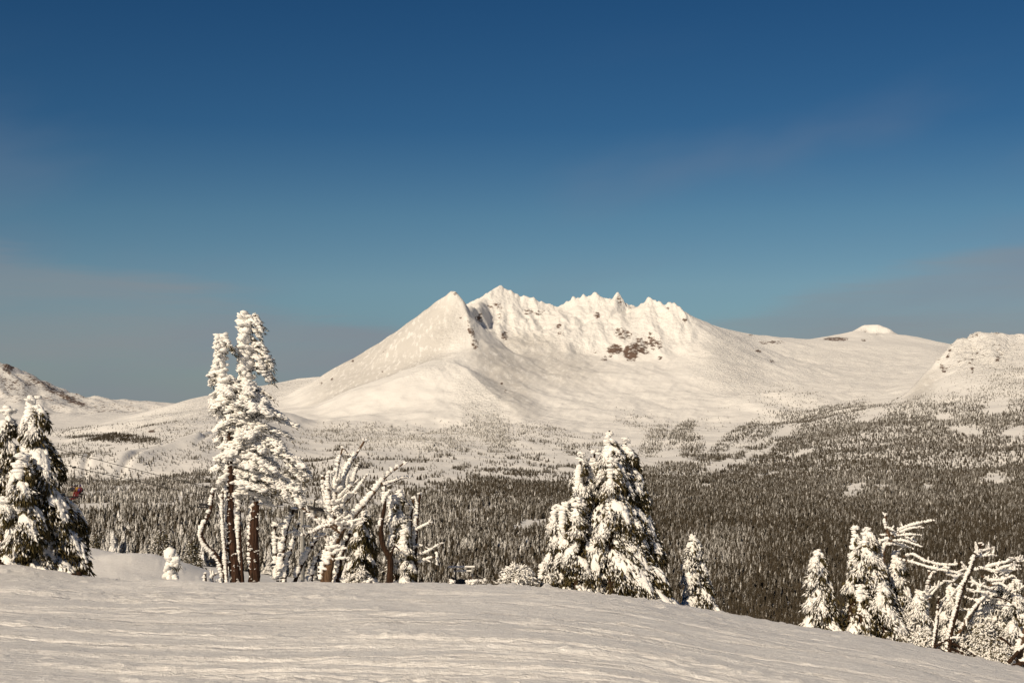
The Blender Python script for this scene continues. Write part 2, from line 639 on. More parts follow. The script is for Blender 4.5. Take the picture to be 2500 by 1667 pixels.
# Left: snow hill, its valley, rimed ridge, far mountain
CP += [(-700, 1110, 4600), (0, 1120, 4600), (150, 1088, 4800), (250, 1063, 5000), (350, 1040, 5200), (450, 1016, 5400), (550, 1003, 5700), (650, 1003, 6000)]
ridge([(480, 1087, 4300), (420, 1107, 4200), (340, 1143, 3900), (280, 1182, 3500)])
CP += [(520, 1105, 4100), (420, 1150, 3700)]
CP += [(100, 1110, 5700), (250, 1092, 6000), (350, 1066, 6200), (450, 1040, 6400), (-700, 1100, 5700)]
ridge([(385, 1012, 8600), (400, 1003, 8700), (430, 985, 8800), (470, 972, 8900), (520, 967, 9000), (600, 950, 9000), (670, 936, 9000), (725, 923, 9000), (790, 919, 8900), (850, 920, 8900)])
CP += [(430, 1012, 7800), (520, 1000, 7700), (620, 985, 7900), (700, 965, 8100), (560, 1018, 7000)]
ridge([(-700, 770, 12500), (-300, 800, 12500), (-100, 846, 12500), (0, 872, 12500), (18, 886, 12480), (40, 906, 12450), (65, 916, 12420), (90, 922, 12380), (120, 936, 12320), (150, 956, 12260),
       (175, 973, 12200), (208, 989, 12100)])
CP += [(222, 983, 12000), (275, 996, 11900), (320, 1005, 11800), (372, 1011, 11700), (480, 1015, 11700), (700, 1010, 11700)]
CP += [(-700, 960, 10800), (-200, 960, 10800), (0, 965, 10700), (100, 978, 10500), (200, 1000, 10300), (300, 1015, 10000), (-700, 1030, 9300), (0, 1025, 9300), (150, 1030, 9200), (250, 1035, 9000),
       (120, 1062, 7800), (250, 1065, 7600), (330, 1050, 7600), (0, 1072, 7600), (-700, 1070, 7600), (60, 930, 11700), (110, 965, 11500)]
# Broken peak: left peak, skyline ridge, near spur
ridge([(1112, 711, 7600), (1100, 711, 7610), (1085, 722, 7640), (1040, 753, 7720), (978, 800, 7820), (914, 846, 7920), (861, 881, 8020), (815, 910, 8100), (760, 935, 8050), (700, 968, 7800), (650, 1000, 7400)])
ridge([(1112, 711, 7600), (1122, 722, 7590), (1132, 736, 7570), (1140, 765, 7500), (1148, 800, 7400), (1156, 828, 7310), (1160, 850, 7220), (1178, 868, 7150), (1205, 890, 7080)])
ridge([(776, 998, 6900), (845, 966, 6850), (935, 941, 6800), (1000, 917, 6800), (1045, 900, 6850), (1105, 882, 6960), (1140, 900, 6820), (1175, 935, 6600), (1215, 970, 6400), (1260, 1003, 6200)])
CP += [(740, 995, 7300), (850, 950, 7260), (950, 915, 7260), (1040, 875, 7260), (1000, 860, 7400), (1080, 800, 7430), (900, 895, 7550)]
CP += [(1190, 915, 6950), (1235, 945, 6800), (1295, 985, 6560), (1350, 1012, 6300)]
CP += [(800, 1020, 6500), (950, 1000, 6450), (1080, 985, 6450), (1150, 1000, 6300)]
# behind the ridge the ground falls away
CP += [(1040, 800, 8500), (914, 900, 8700), (1105, 790, 8300)]
# crater: saddle, crown, headwall, floors, rib
ridge([(1132, 736, 7570), (1150, 765, 7700), (1165, 746, 7950), (1172, 736, 8300), (1185, 723, 8400), (1196, 711, 8420), (1205, 708, 8440), (1222, 703, 8450), (1248, 710, 8450), (1275, 728, 8430), (1290, 734, 8420),
       (1323, 738, 8420), (1345, 748, 8410), (1366, 751, 8400), (1393, 739, 8380), (1400, 735, 8380), (1424, 727, 8380), (1440, 722, 8380), (1455, 719, 8380), (1472, 728, 8370), (1498, 732, 8350),
       (1509, 718, 8330), (1518, 735, 8310), (1532, 754, 8300), (1546, 753, 8300), (1568, 745, 8250), (1584, 738, 8230), (1605, 745, 8200), (1642, 750, 8150), (1668, 764, 8100), (1681, 786, 8050),
       (1722, 808, 8000), (1754, 814, 8100), (1807, 822, 8400), (1839, 816, 8700)])
CP += [(1168, 790, 7950), (1200, 808, 8000), (1240, 820, 8000), (1290, 822, 8000), (1330, 800, 8150)]
ridge([(1366, 751, 8400), (1366, 800, 8060), (1380, 832, 7900), (1392, 862, 7740)])
CP += [(1200, 765, 8250), (1260, 775, 8200), (1310, 780, 8250), (1420, 790, 8150), (1480, 790, 8100), (1560, 790, 8050), (1630, 800, 8000)]
CP += [(1430, 862, 7820), (1480, 878, 7720), (1540, 890, 7640), (1600, 884, 7640), (1655, 872, 7680), (1500, 830, 7930), (1560, 832, 7900), (1620, 835, 7880)]
CP += [(1225, 855, 7700), (1265, 868, 7600), (1330, 888, 7480), (1400, 908, 7300), (1320, 930, 7050), (1450, 945, 6980), (1560, 940, 7000), (1400, 983, 6600), (1550, 985, 6600), (1700, 990, 6500)]
ridge([(1681, 786, 8050), (1700, 832, 7850), (1742, 872, 7500), (1790, 910, 7200), (1850, 950, 6900), (1900, 968, 6750)])
CP += [(1800, 852, 7750), (1880, 892, 7450), (1935, 932, 7200), (1660, 920, 7150), (1760, 960, 6800)]
CP += [(1890, 955, 6600), (1960, 962, 6500), (2005, 985, 6350), (1850, 1012, 6200), (1950, 1030, 5900)]
# beyond every skyline the land drops out of sight
row(9400, [(1150, 850), (1366, 840), (1500, 830), (1668, 850), (1800, 860)])
row(10200, [(500, 1020), (800, 990), (1100, 900), (1400, 880), (1700, 880), (2000, 880), (2140, 870), (2400, 900), (3200, 900)])
row(14500, [(-700, 980), (0, 990), (300, 1010), (700, 1000), (1250, 990), (1800, 990), (2500, 990), (3200, 990)])


def rows_of_depth():
    a = np.exp(np.linspace(math.log(80), math.log(3000), 120))[:-1]
    b = np.linspace(3000, 5600, 120)[:-1]
    c = np.linspace(5600, 6400, 60)[:-1]
    d = np.concatenate([np.linspace(6400, 7900, 150)[:-1], np.linspace(7900, 8500, 105)[:-1]])
    e = np.linspace(8500, 9500, 70)[:-1]
    f = np.linspace(9500, 14500, 80)
    return np.concatenate([a, b, c, d, e, f])


GY = rows_of_depth()
GX = np.concatenate([np.arange(-620, 1060, 6.5), np.arange(1060, 1720, 2.6), np.arange(1720, 3150, 6.0)])


UX = np.arange(-640, 3170, 2.6)


def raster_tin():
    pts = np.array(sorted(set(CP)), float)
    idx = {tuple(p): i for i, p in enumerate(pts.tolist())}
    edges = []
    for r_ in RIDGES:
        ii = [idx[tuple(map(float, p))] for p in r_]
        edges += [(a, b) for a, b in zip(ii[:-1], ii[1:]) if a != b]
    K = 700.0
    pu = pts[:, 0]

    # mountain depths are stretched so that its triangles are well shaped
    def warp(Y):
        return np.log(Y) * K + np.clip(Y - 5000, 0, None) * .35
    pv = warp(pts[:, 2])
    z = -(pts[:, 1] - HY) / FPX * pts[:, 2]
    res = mgeo.delaunay_2d_cdt([Vector((a, b)) for a, b in zip(pu, pv)], edges, [], 0, .01)
    vo, fo, orig = res[0], res[2], res[3]
    vx = np.array([[v.x, v.y] for v in vo])
    vz = np.array([z[o[0]] if len(o) else z[int(np.argmin((pu - a[0]) ** 2 + (pv - a[1]) ** 2))] for o, a in zip(orig, vx)])
    gu, gv = UX, warp(GY)
    Z = np.full((len(gv), len(gu)), np.nan)
    for f in fo:
        a, b, c = vx[f[0]], vx[f[1]], vx[f[2]]
        d = (b[0] - a[0]) * (c[1] - a[1]) - (c[0] - a[0]) * (b[1] - a[1])
        if abs(d) < 1e-9:
            continue
        i0, i1 = np.searchsorted(gu, [min(a[0], b[0], c[0]) - .01, max(a[0], b[0], c[0]) + .01])
        j0, j1 = np.searchsorted(gv, [min(a[1], b[1], c[1]) - .01, max(a[1], b[1], c[1]) + .01])
        if i1 <= i0 or j1 <= j0:
            continue
        X, Yv = np.meshgrid(gu[i0:i1], gv[j0:j1])
        w1 = ((X - a[0]) * (c[1] - a[1]) - (c[0] - a[0]) * (Yv - a[1])) / d
        w2 = ((b[0] - a[0]) * (Yv - a[1]) - (X - a[0]) * (b[1] - a[1])) / d
        ok = (w1 >= -1e-6) & (w2 >= -1e-6) & (w1 + w2 <= 1 + 1e-6)
        val = vz[f[0]] * (1 - w1 - w2) + vz[f[1]] * w1 + vz[f[2]] * w2
        sub = Z[j0:j1, i0:i1]
        sub[ok] = val[ok]
    # fill what the hull left open
    for j in range(len(gv)):
        r_ = Z[j]
        bad = np.isnan(r_)
        if bad.all():
            Z[j] = Z[j - 1] if j else -100
        elif bad.any():
            Z[j] = np.interp(gu, gu[~bad], r_[~bad])
    return Z


def ell(xs, ys, cx, cy, rx, ry, ang=0.0):
    """1 inside an ellipse given in the photograph's pixels, falling softly to 0 at 1.5 radii"""
    c, s = math.cos(R(ang)), math.sin(R(ang))
    dx, dy = xs - cx, ys - cy
    a = (dx * c + dy * s) / rx
    b = (-dx * s + dy * c) / ry
    return np.clip(1.5 - np.sqrt(a * a + b * b), 0, 1) * 1.0


def build_land():
    Z0u = raster_tin()

    def cols(A):
        i = np.clip(np.searchsorted(UX, GX) - 1, 0, len(UX) - 2)
        a = (GX - UX[i]) / (UX[i + 1] - UX[i])
        return A[:, i] * (1 - a) + A[:, i + 1] * a
    Z0 = cols(Z0u)
    YY = np.repeat(GY[:, None], len(GX), 1)
    XS = np.repeat(GX[None, :], len(GY), 0)
    XX = (XS - HX) / FPX * YY
    ys0 = HY - Z0 / YY * FPX
    # where the crags are
    crag = np.clip(sm(7300, 7900, YY) * sm(1085, 1130, XS) * sm(1740, 1660, XS) * sm(8700, 8500, YY) * sm(905, 830, ys0), 0, 1)
    crag = np.maximum(crag, .8 * ell(XS, ys0, 1150, 800, 16, 60, -12) * (YY > 7000) * (YY < 7900))
    crag = np.maximum(crag, .9 * ell(XS, ys0, 2385, 850, 95, 42) * (YY > 5400) * (YY < 6300))
    crag = np.maximum(crag, .8 * ell(XS, ys0, 60, 930, 170, 60, 28) * (YY > 9800))
    crag = np.maximum(crag, .6 * ell(XS, ys0, 2130, 808, 60, 18) * (YY > 9000))
    Zs = cols(blur2(Z0u, 2.6, 6.0))
    Zvs = cols(blur2(Z0u, 8.0, 24.0))
    far = sm(5200, 5800, YY)
    Z = Zvs * (1 - far) + Zs * far
    Zc = cols(blur2(Z0u, .7, 1.0))
    # crisp along every ridge line
    near = np.zeros_like(Z0)
    for r_ in RIDGES:
        r_ = np.array(r_, float)
        for p, q in zip(r_[:-1], r_[1:]):
            ux, uy = (q[0] - p[0]) / 2.6, (q[2] - p[2]) / 10.0
            L2 = ux * ux + uy * uy + 1e-6
            j0, j1 = np.searchsorted(GY, [min(p[2], q[2]) - 220, max(p[2], q[2]) + 220])
            i0, i1 = np.searchsorted(GX, [min(p[0], q[0]) - 60, max(p[0], q[0]) + 60])
            dx = (XS[j0:j1, i0:i1] - p[0]) / 2.6
            dy = (YY[j0:j1, i0:i1] - p[2]) / 10.0
            t_ = np.clip((dx * ux + dy * uy) / L2, 0, 1)
            d2 = (dx - t_ * ux) ** 2 + (dy - t_ * uy) ** 2
            near[j0:j1, i0:i1] = np.maximum(near[j0:j1, i0:i1], np.exp(-d2 / 40.0))
    Z = Z + (Zc - Z) * np.clip(crag * 1.3, 0, 1)
    Z = Z + (Zc - Z) * near * sm(3300, 3700, YY)
    # low spurs running down to the left
    for line, hh, ww in (([(500, 1075, 4400), (420, 1107, 4150), (340, 1143, 3850), (270, 1190, 3450)], 46, 120), ([(640, 1012, 5600), (560, 1050, 5000), (520, 1085, 4500), (470, 1130, 4000)], 40, 120),
                         ([(900, 1075, 5300), (1000, 1095, 4900), (1120, 1105, 4700)], 26, 140), ([(700, 1060, 5400), (640, 1100, 4700), (600, 1150, 3900)], 34, 130), ([(180, 1110, 4500), (220, 1150, 3900), (200, 1190, 3400)], 34, 140), ([(820, 1130, 4300), (900, 1170, 3600)], 20, 120), ([(1600, 1120, 4500), (1480, 1150, 3900)], 10, 120),
                         ([(1290, 733, 8420), (1305, 780, 8250), (1318, 815, 8050)], 22, 30), ([(1455, 719, 8380), (1452, 775, 8180), (1440, 850, 7880)], 34, 34), ([(1509, 718, 8330), (1520, 790, 8060), (1518, 840, 7880)], 26, 26),
                         ([(1584, 738, 8230), (1598, 800, 8000), (1618, 875, 7690)], 34, 34), ([(1642, 750, 8150), (1660, 820, 7900), (1690, 885, 7650)], 26, 34), ([(1366, 751, 8400), (1372, 810, 8030), (1390, 862, 7760)], 30, 36),
                         ([(1222, 703, 8450), (1226, 765, 8230), (1222, 815, 8010)], 24, 28), ([(1185, 722, 8400), (1180, 775, 8050)], 20, 24), ([(1424, 727, 8380), (1405, 790, 8150), (1412, 850, 7850)], 22, 26)):
        dmin = np.full(Z.shape, 1e9)
        spar = np.zeros(Z.shape)
        for si, (p, q) in enumerate(zip(line[:-1], line[1:])):
            a = np.array([(p[0] - HX) / FPX * p[2], p[2]])
            b = np.array([(q[0] - HX) / FPX * q[2], q[2]])
            t_ = np.clip(((XX - a[0]) * (b[0] - a[0]) + (YY - a[1]) * (b[1] - a[1])) / ((b - a) @ (b - a)), 0, 1)
            dd_ = np.hypot(XX - a[0] - t_ * (b[0] - a[0]), YY - a[1] - t_ * (b[1] - a[1]))
            spar = np.where(dd_ < dmin, (si + t_) / (len(line) - 1), spar)
            dmin = np.minimum(dmin, dd_)
        Z += hh * np.exp(-dmin / ww * 1.2) * sm(0, 40, dmin + 20) * (sm(8400, 8230, YY) if line[0][2] > 8000 else sm(-.05, .45, spar) * sm(1.02, .7, spar))
    # relief: rolling ground, gullies, drifts
    amp = sm(300, 1500, YY)
    Z += amp * ((7 + 7 * far) * fbm(XX / 420, YY / 420, 4, 3) + 1.6 * fbm(XX / 70, YY / 90, 3, 9))
    mid = sm(2600, 3600, YY) * sm(7200, 6300, YY)
    Z += mid * 15 * fbm(XX / 260 + YY / 900, YY / 330, 3, 13) + sm(2600, 3400, YY) * sm(5600, 5000, YY) * 12 * fbm(XX / 520, YY / 620, 3, 15)
    fl = ridged(XX / 62, YY / 170, 4, 19) - .55
    Z += crag * sm(7000, 7600, YY) * (9 * blur2(fl, .6, 1.2) * sm(9000, 8600, YY))
    Z += crag * sm(7000, 7600, YY) * 22 * (ridged(XX / 190 + .3, YY / 420, 2, 61) - .6)
    Z += crag * 5.0 * fbm(XX / 30, YY / 30, 4, 27)
    hill = (YY > 5300) * (YY < 6400) * crag
    Z += hill * (17 * (ridged(XX / 36, YY / 60, 3, 47) - .55) + 30 * (ridged((XX + 25 * fbm(XX / 60, YY / 60, 2, 48)) / 135 + .7, YY / 260, 3, 49) - .6))
    fm = sm(9900, 10400, YY) * sm(700, 200, XS)
    Z += fm * 55 * (ridged(XX / 420 + YY / 900, YY / 800, 5, 53) - .6) * sm(13500, 12700, YY)
    # wind carved swells on the open faces
    Z += far * (1 - crag) * sm(9000, 8000, YY) * (9 * fbm(XX / 130 + YY / 400, YY / 260, 3, 57) + 4.5 * ridged(XX / 90 - YY / 300, YY / 420, 3, 59))
    # ribs and couloirs under the rim
    rib = sm(7900, 8100, YY) * sm(8500, 8380, YY) * sm(1165, 1200, XS) * sm(1690, 1660, XS)
    wx = XX + 34 * fbm(XX / 130, YY / 160, 3, 64) + .22 * (YY - 8200)
    big = ridged(wx / 118 + .4, YY / 700, 2, 63) - .6
    small = ridged((wx + 20 * fbm(XX / 50, YY / 60, 2, 65)) / 37, YY / 210, 3, 66) - .55
    patchy = np.clip(.5 + 1.1 * fbm(XX / 210, YY / 170, 3, 68), 0, 1)
    Z += rib * (17 * big + 9 * small * patchy)
    # strata: the cliffs step up in ledges
    ph = (Z + 14 * fbm(XX / 110, YY / 110, 3, 69)) / 34.0
    saw = (ph - np.floor(ph))
    Z += np.maximum(rib, .6 * hill) * patchy * 9 * (sm(.15, .55, saw) - saw)
    yr = np.interp(XS, [1172, 1222, 1366, 1424, 1509, 1546, 1584, 1642, 1681], [8300, 8450, 8400, 8380, 8330, 8300, 8230, 8150, 8050])
    for (px_, hp, wp) in ((1186, 4, 4), (1196, 7, 5), (1210, 5, 3), (1222, 8, 5), (1236, 3, 3), (1248, 5, 4), (1262, 5, 3), (1279, 8, 4), (1290, 3, 3), (1306, 3, 4), (1323, 5, 4), (1345, 2, 4), (1383, 4, 3), (1399, 9, 3.5), (1411, 4, 3), (1424, 8, 4), (1438, 5, 3), (1447, 4, 3),
                          (1457, 9, 5), (1470, 5, 4), (1490, 3, 3), (1509, 9, 8), (1519, 6, 5), (1560, 3, 4), (1584, 8, 5), (1598, 4, 3), (1612, 3, 4), (1632, 6, 4), (1650, 4, 4), (1662, 4, 3), (1673, 7, 4)):
        Z += hp * 2.35 * np.clip(1.15 - np.abs(XS - px_ + 1.6 * noise2(YY / 9, XS / 6, 5)) / (wp * 1.9), 0, 1) * .85 * np.exp(-((YY - yr - 4 * np.sin(px_)) / (16 + 2.2 * wp)) ** 2)
    lp = np.exp(-(((XS - 1108) / 9) ** 2 + ((YY - 7600) / 40) ** 2))
    Z += lp * 9 * ridged(XX / 14, YY / 22, 3, 93)
    skyl = np.exp(-(((Z0 - np.max(Z0, axis=0, keepdims=True)) / 40) ** 2))
    Z += crag * skyl * (YY > 7000) * (YY < 8800) * 5 * np.clip(ridged(XX / 16, YY / 60, 3, 91) - .35, -.3, 1)
    # left face: long faint ribs down the fall line
    lf = sm(780, 900, XS) * sm(1150, 1080, XS) * sm(7250, 7400, YY) * sm(8100, 7900, YY)
    Z += lf * 3.2 * fbm((XX + .7 * YY) / 34, (YY - .9 * XX) / 260, 3, 37)
    ysn = HY - Z / YY * FPX
    # bare rock
    rock = np.zeros_like(Z) - .35
    dZx = np.gradient(Z, axis=1) / np.gradient(XX, axis=1)
    dZy = np.gradient(Z, axis=0) / np.gradient(YY, axis=0)
    steep = np.hypot(dZx, dZy)
    rock += crag * .30 * sm(.9, 1.8, steep)
    spots = [(1150, 808, 9, 26, -15, .72), (1160, 840, 10, 14, 0, .85), (1112, 716, 7, 6, 0, .8), (1170, 775, 12, 14, 0, .8), (1206, 745, 22, 10, 10, .70), (1224, 752, 12, 5, 0, .6),
             (1290, 762, 16, 8, 0, .7), (1315, 764, 16, 7, -20, .7), (1222, 772, 10, 8, 0, .6), (1232, 820, 10, 12, 0, .75), (1364, 796, 8, 6, -40, .8), (1370, 815, 12, 6, 0, .6), (1457, 770, 9, 9, 0, .75),
             (1512, 735, 6, 16, -15, .7), (1540, 862, 20, 21, 0, .98), (1502, 852, 22, 13, 0, .95), (1560, 850, 28, 10, 25, .92), (1520, 815, 26, 16, 15, .72), (1592, 832, 11, 26, -10, .8), (1570, 838, 20, 11, 30, .8), (1610, 838, 10, 16, 0, .7), (1475, 875, 9, 8, 0, .7),
             (1610, 872, 8, 7, 0, .7), (1490, 868, 6, 6, 0, .75), (1672, 780, 7, 8, 0, .8), (1632, 752, 6, 4, 0, .7), (1455, 858, 8, 8, 0, .55),
             (860, 880, 6, 5, -30, .8), (812, 926, 4, 4, 0, 1.0), (783, 935, 5, 6, -30, .9), (938, 858, 14, 3, -50, .65), (934, 908, 3, 3, 0, .9), (1225, 936, 4, 4, 0, .9), (1235, 955, 5, 4, 0, .8), (1125, 776, 4, 4, 0, .8),
             (1850, 856, 10, 5, 20, .8), (1886, 882, 7, 4, 20, .9), (1865, 836, 14, 5, 0, .7), (1895, 836, 24, 5, 0, .7), (1838, 818, 16, 3, 0, .6), (2040, 828, 34, 5, 0, .85), (2106, 830, 10, 4, 0, .7), (2130, 812, 34, 4, 14, .55),
             (2316, 866, 4, 16, 25, .9), (2300, 892, 8, 8, 0, .8), (2375, 880, 8, 5, 0, .8), (2402, 875, 12, 3, 0, .7), (2376, 902, 3, 12, 10, .9), (2437, 880, 6, 14, -10, .75), (2305, 905, 10, 5, 0, .8), (2432, 816, 6, 4, 0, .7),
             (20, 895, 16, 16, 20, .95), (118, 946, 36, 10, 32, .82), (165, 971, 36, 9, 30, .90), (197, 986, 18, 6, 20, .9), (80, 924, 22, 7, 20, .7), (60, 925, 26, 8, 25, .5), (90, 965, 60, 8, 20, .55), (70, 935, 20, 10, 10, .7), (10, 930, 30, 14, 20, .6), (30, 960, 30, 30, 0, .45), (370, 1053, 12, 3, 0, .9), (270, 1070, 7, 3, 0, .9), (250, 1076, 4, 2, 0, .9)]
    for (cx, cy, rx, ry, an, v) in spots:
        m = ell(XS, ysn, cx, cy, rx, ry, an)
        deep = (YY > 9800) if cx < 240 and cy < 1000 else (YY > 4000)
        rock = np.maximum(rock, np.where((m > 0) & deep, v * np.clip(m * 1.4, 0, 1) + (m - 1) * .3, -1))
    rock = np.maximum(rock, fm * (.47 + .55 * (ridged(XX / 300, YY / 500, 3, 77) - .55)))
    rock = np.maximum(rock, np.where(hill > .15, .40 + .9 * np.clip(ridged(XX / 50, YY / 80, 4, 78) - .68, -.3, .3), -1))
    crust_shade = np.clip(1.6 * ell(XS, ysn, 950, 868, 185, 80, -38) * (YY > 7150) * (YY < 8300) + .9 * ell(XS, ysn, 1225, 920, 40, 110, -38) * (YY > 6000) + .8 * ell(XS, ysn, 1340, 890, 120, 50, 10) * (YY > 6500) + .9 * ell(XS, ysn, 2250, 950, 20, 60, 42) * (YY > 5300) * (YY < 6000) + .5 * ell(XS, ysn, 1290, 830, 60, 16) * (YY > 7500), 0, 1)  # wind crust plus painted shade: left face, spur side, bowls, gully flank
    # where rimed krummholz roughens the snow
    rime = np.maximum.reduce([.9 * ell(XS, ysn, 1790, 890, 90, 70, 35), .8 * ell(XS, ysn, 1170, 985, 45, 80, -35), .9 * ell(XS, ysn, 560, 975, 210, 34, -18),
                              .8 * ell(XS, ysn, 2400, 870, 110, 60), .45 * ell(XS, ysn, 2080, 900, 220, 70), .5 * ell(XS, ysn, 1100, 800, 40, 60, 40), .4 * ell(XS, ysn, 1060, 890, 70, 30, -20), crag * .5, .35 * ell(XS, ysn, 200, 1000, 150, 30)])
    rime = np.where(YY > 4500, rime, 0)
    V = np.stack([XX, YY, Z], -1)
    k = int(np.searchsorted(GY, 5590))
    o = grid_object('valley_floor', V[:k + 1], M_TERR, {'rock': rock[:k + 1], 'rime': rime[:k + 1], 'crust_shade': crust_shade[:k + 1]})
    tag(o, 'snow covered valley floor under the forest', 'valley', kind='structure')
    o = grid_object('mountain', V[k:], M_TERR, {'rock': rock[k:], 'rime': rime[k:], 'crust_shade': crust_shade[k:]})
    tag(o, 'snow covered mountains with a broken rocky crater rim under the sky', 'mountain', kind='structure')
    return XX, YY, Z, XS


def land_at(xs, Y, Z):
    """height of the land at photograph column xs and depth Y"""
    i = np.clip(np.searchsorted(GX, xs) - 1, 0, len(GX) - 2)
    j = np.clip(np.searchsorted(GY, Y) - 1, 0, len(GY) - 2)
    a = np.clip((xs - GX[i]) / (GX[i + 1] - GX[i]), 0, 1)
    b = np.clip((Y - GY[j]) / (GY[j + 1] - GY[j]), 0, 1)
    return (Z[j, i] * (1 - a) + Z[j, i + 1] * a) * (1 - b) + (Z[j + 1, i] * (1 - a) + Z[j + 1, i + 1] * a) * b


build_piste()
LX, LY, LZ, LXS = build_land()


def build_base():
    n = 96
    an = np.linspace(0, 2 * np.pi, n, endpoint=False)
    v = [[0, 0, -900.0]] + [[math.cos(a) * 60000, math.sin(a) * 60000, -900.0] for a in an]
    f = [[0, 1 + i, 1 + (i + 1) % n] for i in range(n)]
    A = Acc().add(v, f)
    o = A.build('ground', M_TERR)
    tag(o, 'snow covered low country reaching to the horizon', 'ground', kind='structure')


build_base()


# ------------------------------------------------------------------ the forest of the valley
def conifer_acc(seed, layers=7, nseg=7, w=.30, full=True):
    """a conifer one unit high: ragged tiers of drooping boughs round a stem"""
    r = np.random.default_rng(seed)
    A = Acc()
    tops = np.linspace(.12, 1.0, layers + 1)
    for k in range(layers):
        zb, zt = tops[k], min(1.0, tops[k + 1] + .16)
        if k == layers - 1:
            zt = 1.0
        rad = w * (1 - zb) ** .8 * r.uniform(.8, 1.15) + .02
        an = np.linspace(0, 2 * np.pi, nseg, endpoint=False) + r.uniform(0, 6)
        rr = rad * r.uniform(.55, 1.15, nseg)
        zz_ = zb - rad * .35 * r.uniform(.3, 1.2, nseg)
        mid = np.stack([np.cos(an + .4) * rr * .55, np.sin(an + .4) * rr * .55, np.full(nseg, zb + (zt - zb) * .42) + r.uniform(-.02, .02, nseg)], 1)
        rim = np.stack([np.cos(an) * rr, np.sin(an) * rr, zz_], 1)
        v = np.concatenate([[[r.uniform(-.01, .01), r.uniform(-.01, .01), zt]], mid, rim])
        f = []
        for i in range(nseg):
            j = (i + 1) % nseg
            f += [[0, 1 + i, 1 + j], [1 + i, 1 + nseg + i, 1 + j], [1 + j, 1 + nseg + i, 1 + nseg + j]]
        A.add(v, f, 0)
    an = np.linspace(0, 2 * np.pi, 5, endpoint=False)
    v = np.concatenate([np.stack([np.cos(an) * .02, np.sin(an) * .02, np.full(5, -.12)], 1), np.stack([np.cos(an) * .012, np.sin(an) * .012, np.full(5, .3)], 1)])
    A.add(v, [[i, (i + 1) % 5, 5 + (i + 1) % 5, 5 + i] for i in range(5)], 0)
    return A


def in_poly(x, y, poly):
    c = np.zeros(x.shape, bool)
    n = len(poly)
    for i in range(n):
        (x0, y0), (x1, y1) = poly[i], poly[(i + 1) % n]
        hit = ((y0 > y) != (y1 > y)) & (x < (x1 - x0) * (y - y0) / (y1 - y0 + 1e-9) + x0)
        c ^= hit
    return c


EDGE_X = np.array([-700, 0, 120, 200, 330, 420, 520, 640, 760, 850, 1000, 1150, 1350, 1560, 1650, 1760, 1850, 1960, 2050, 2150, 2250, 2380, 2500, 3200])
EDGE_Y = np.array([1215, 1215, 1206, 1204, 1222, 1246, 1266, 1258, 1246, 1236, 1214, 1186, 1156, 1140, 1122, 1102, 1078, 1052, 1022, 996, 968, 938, 898, 890])


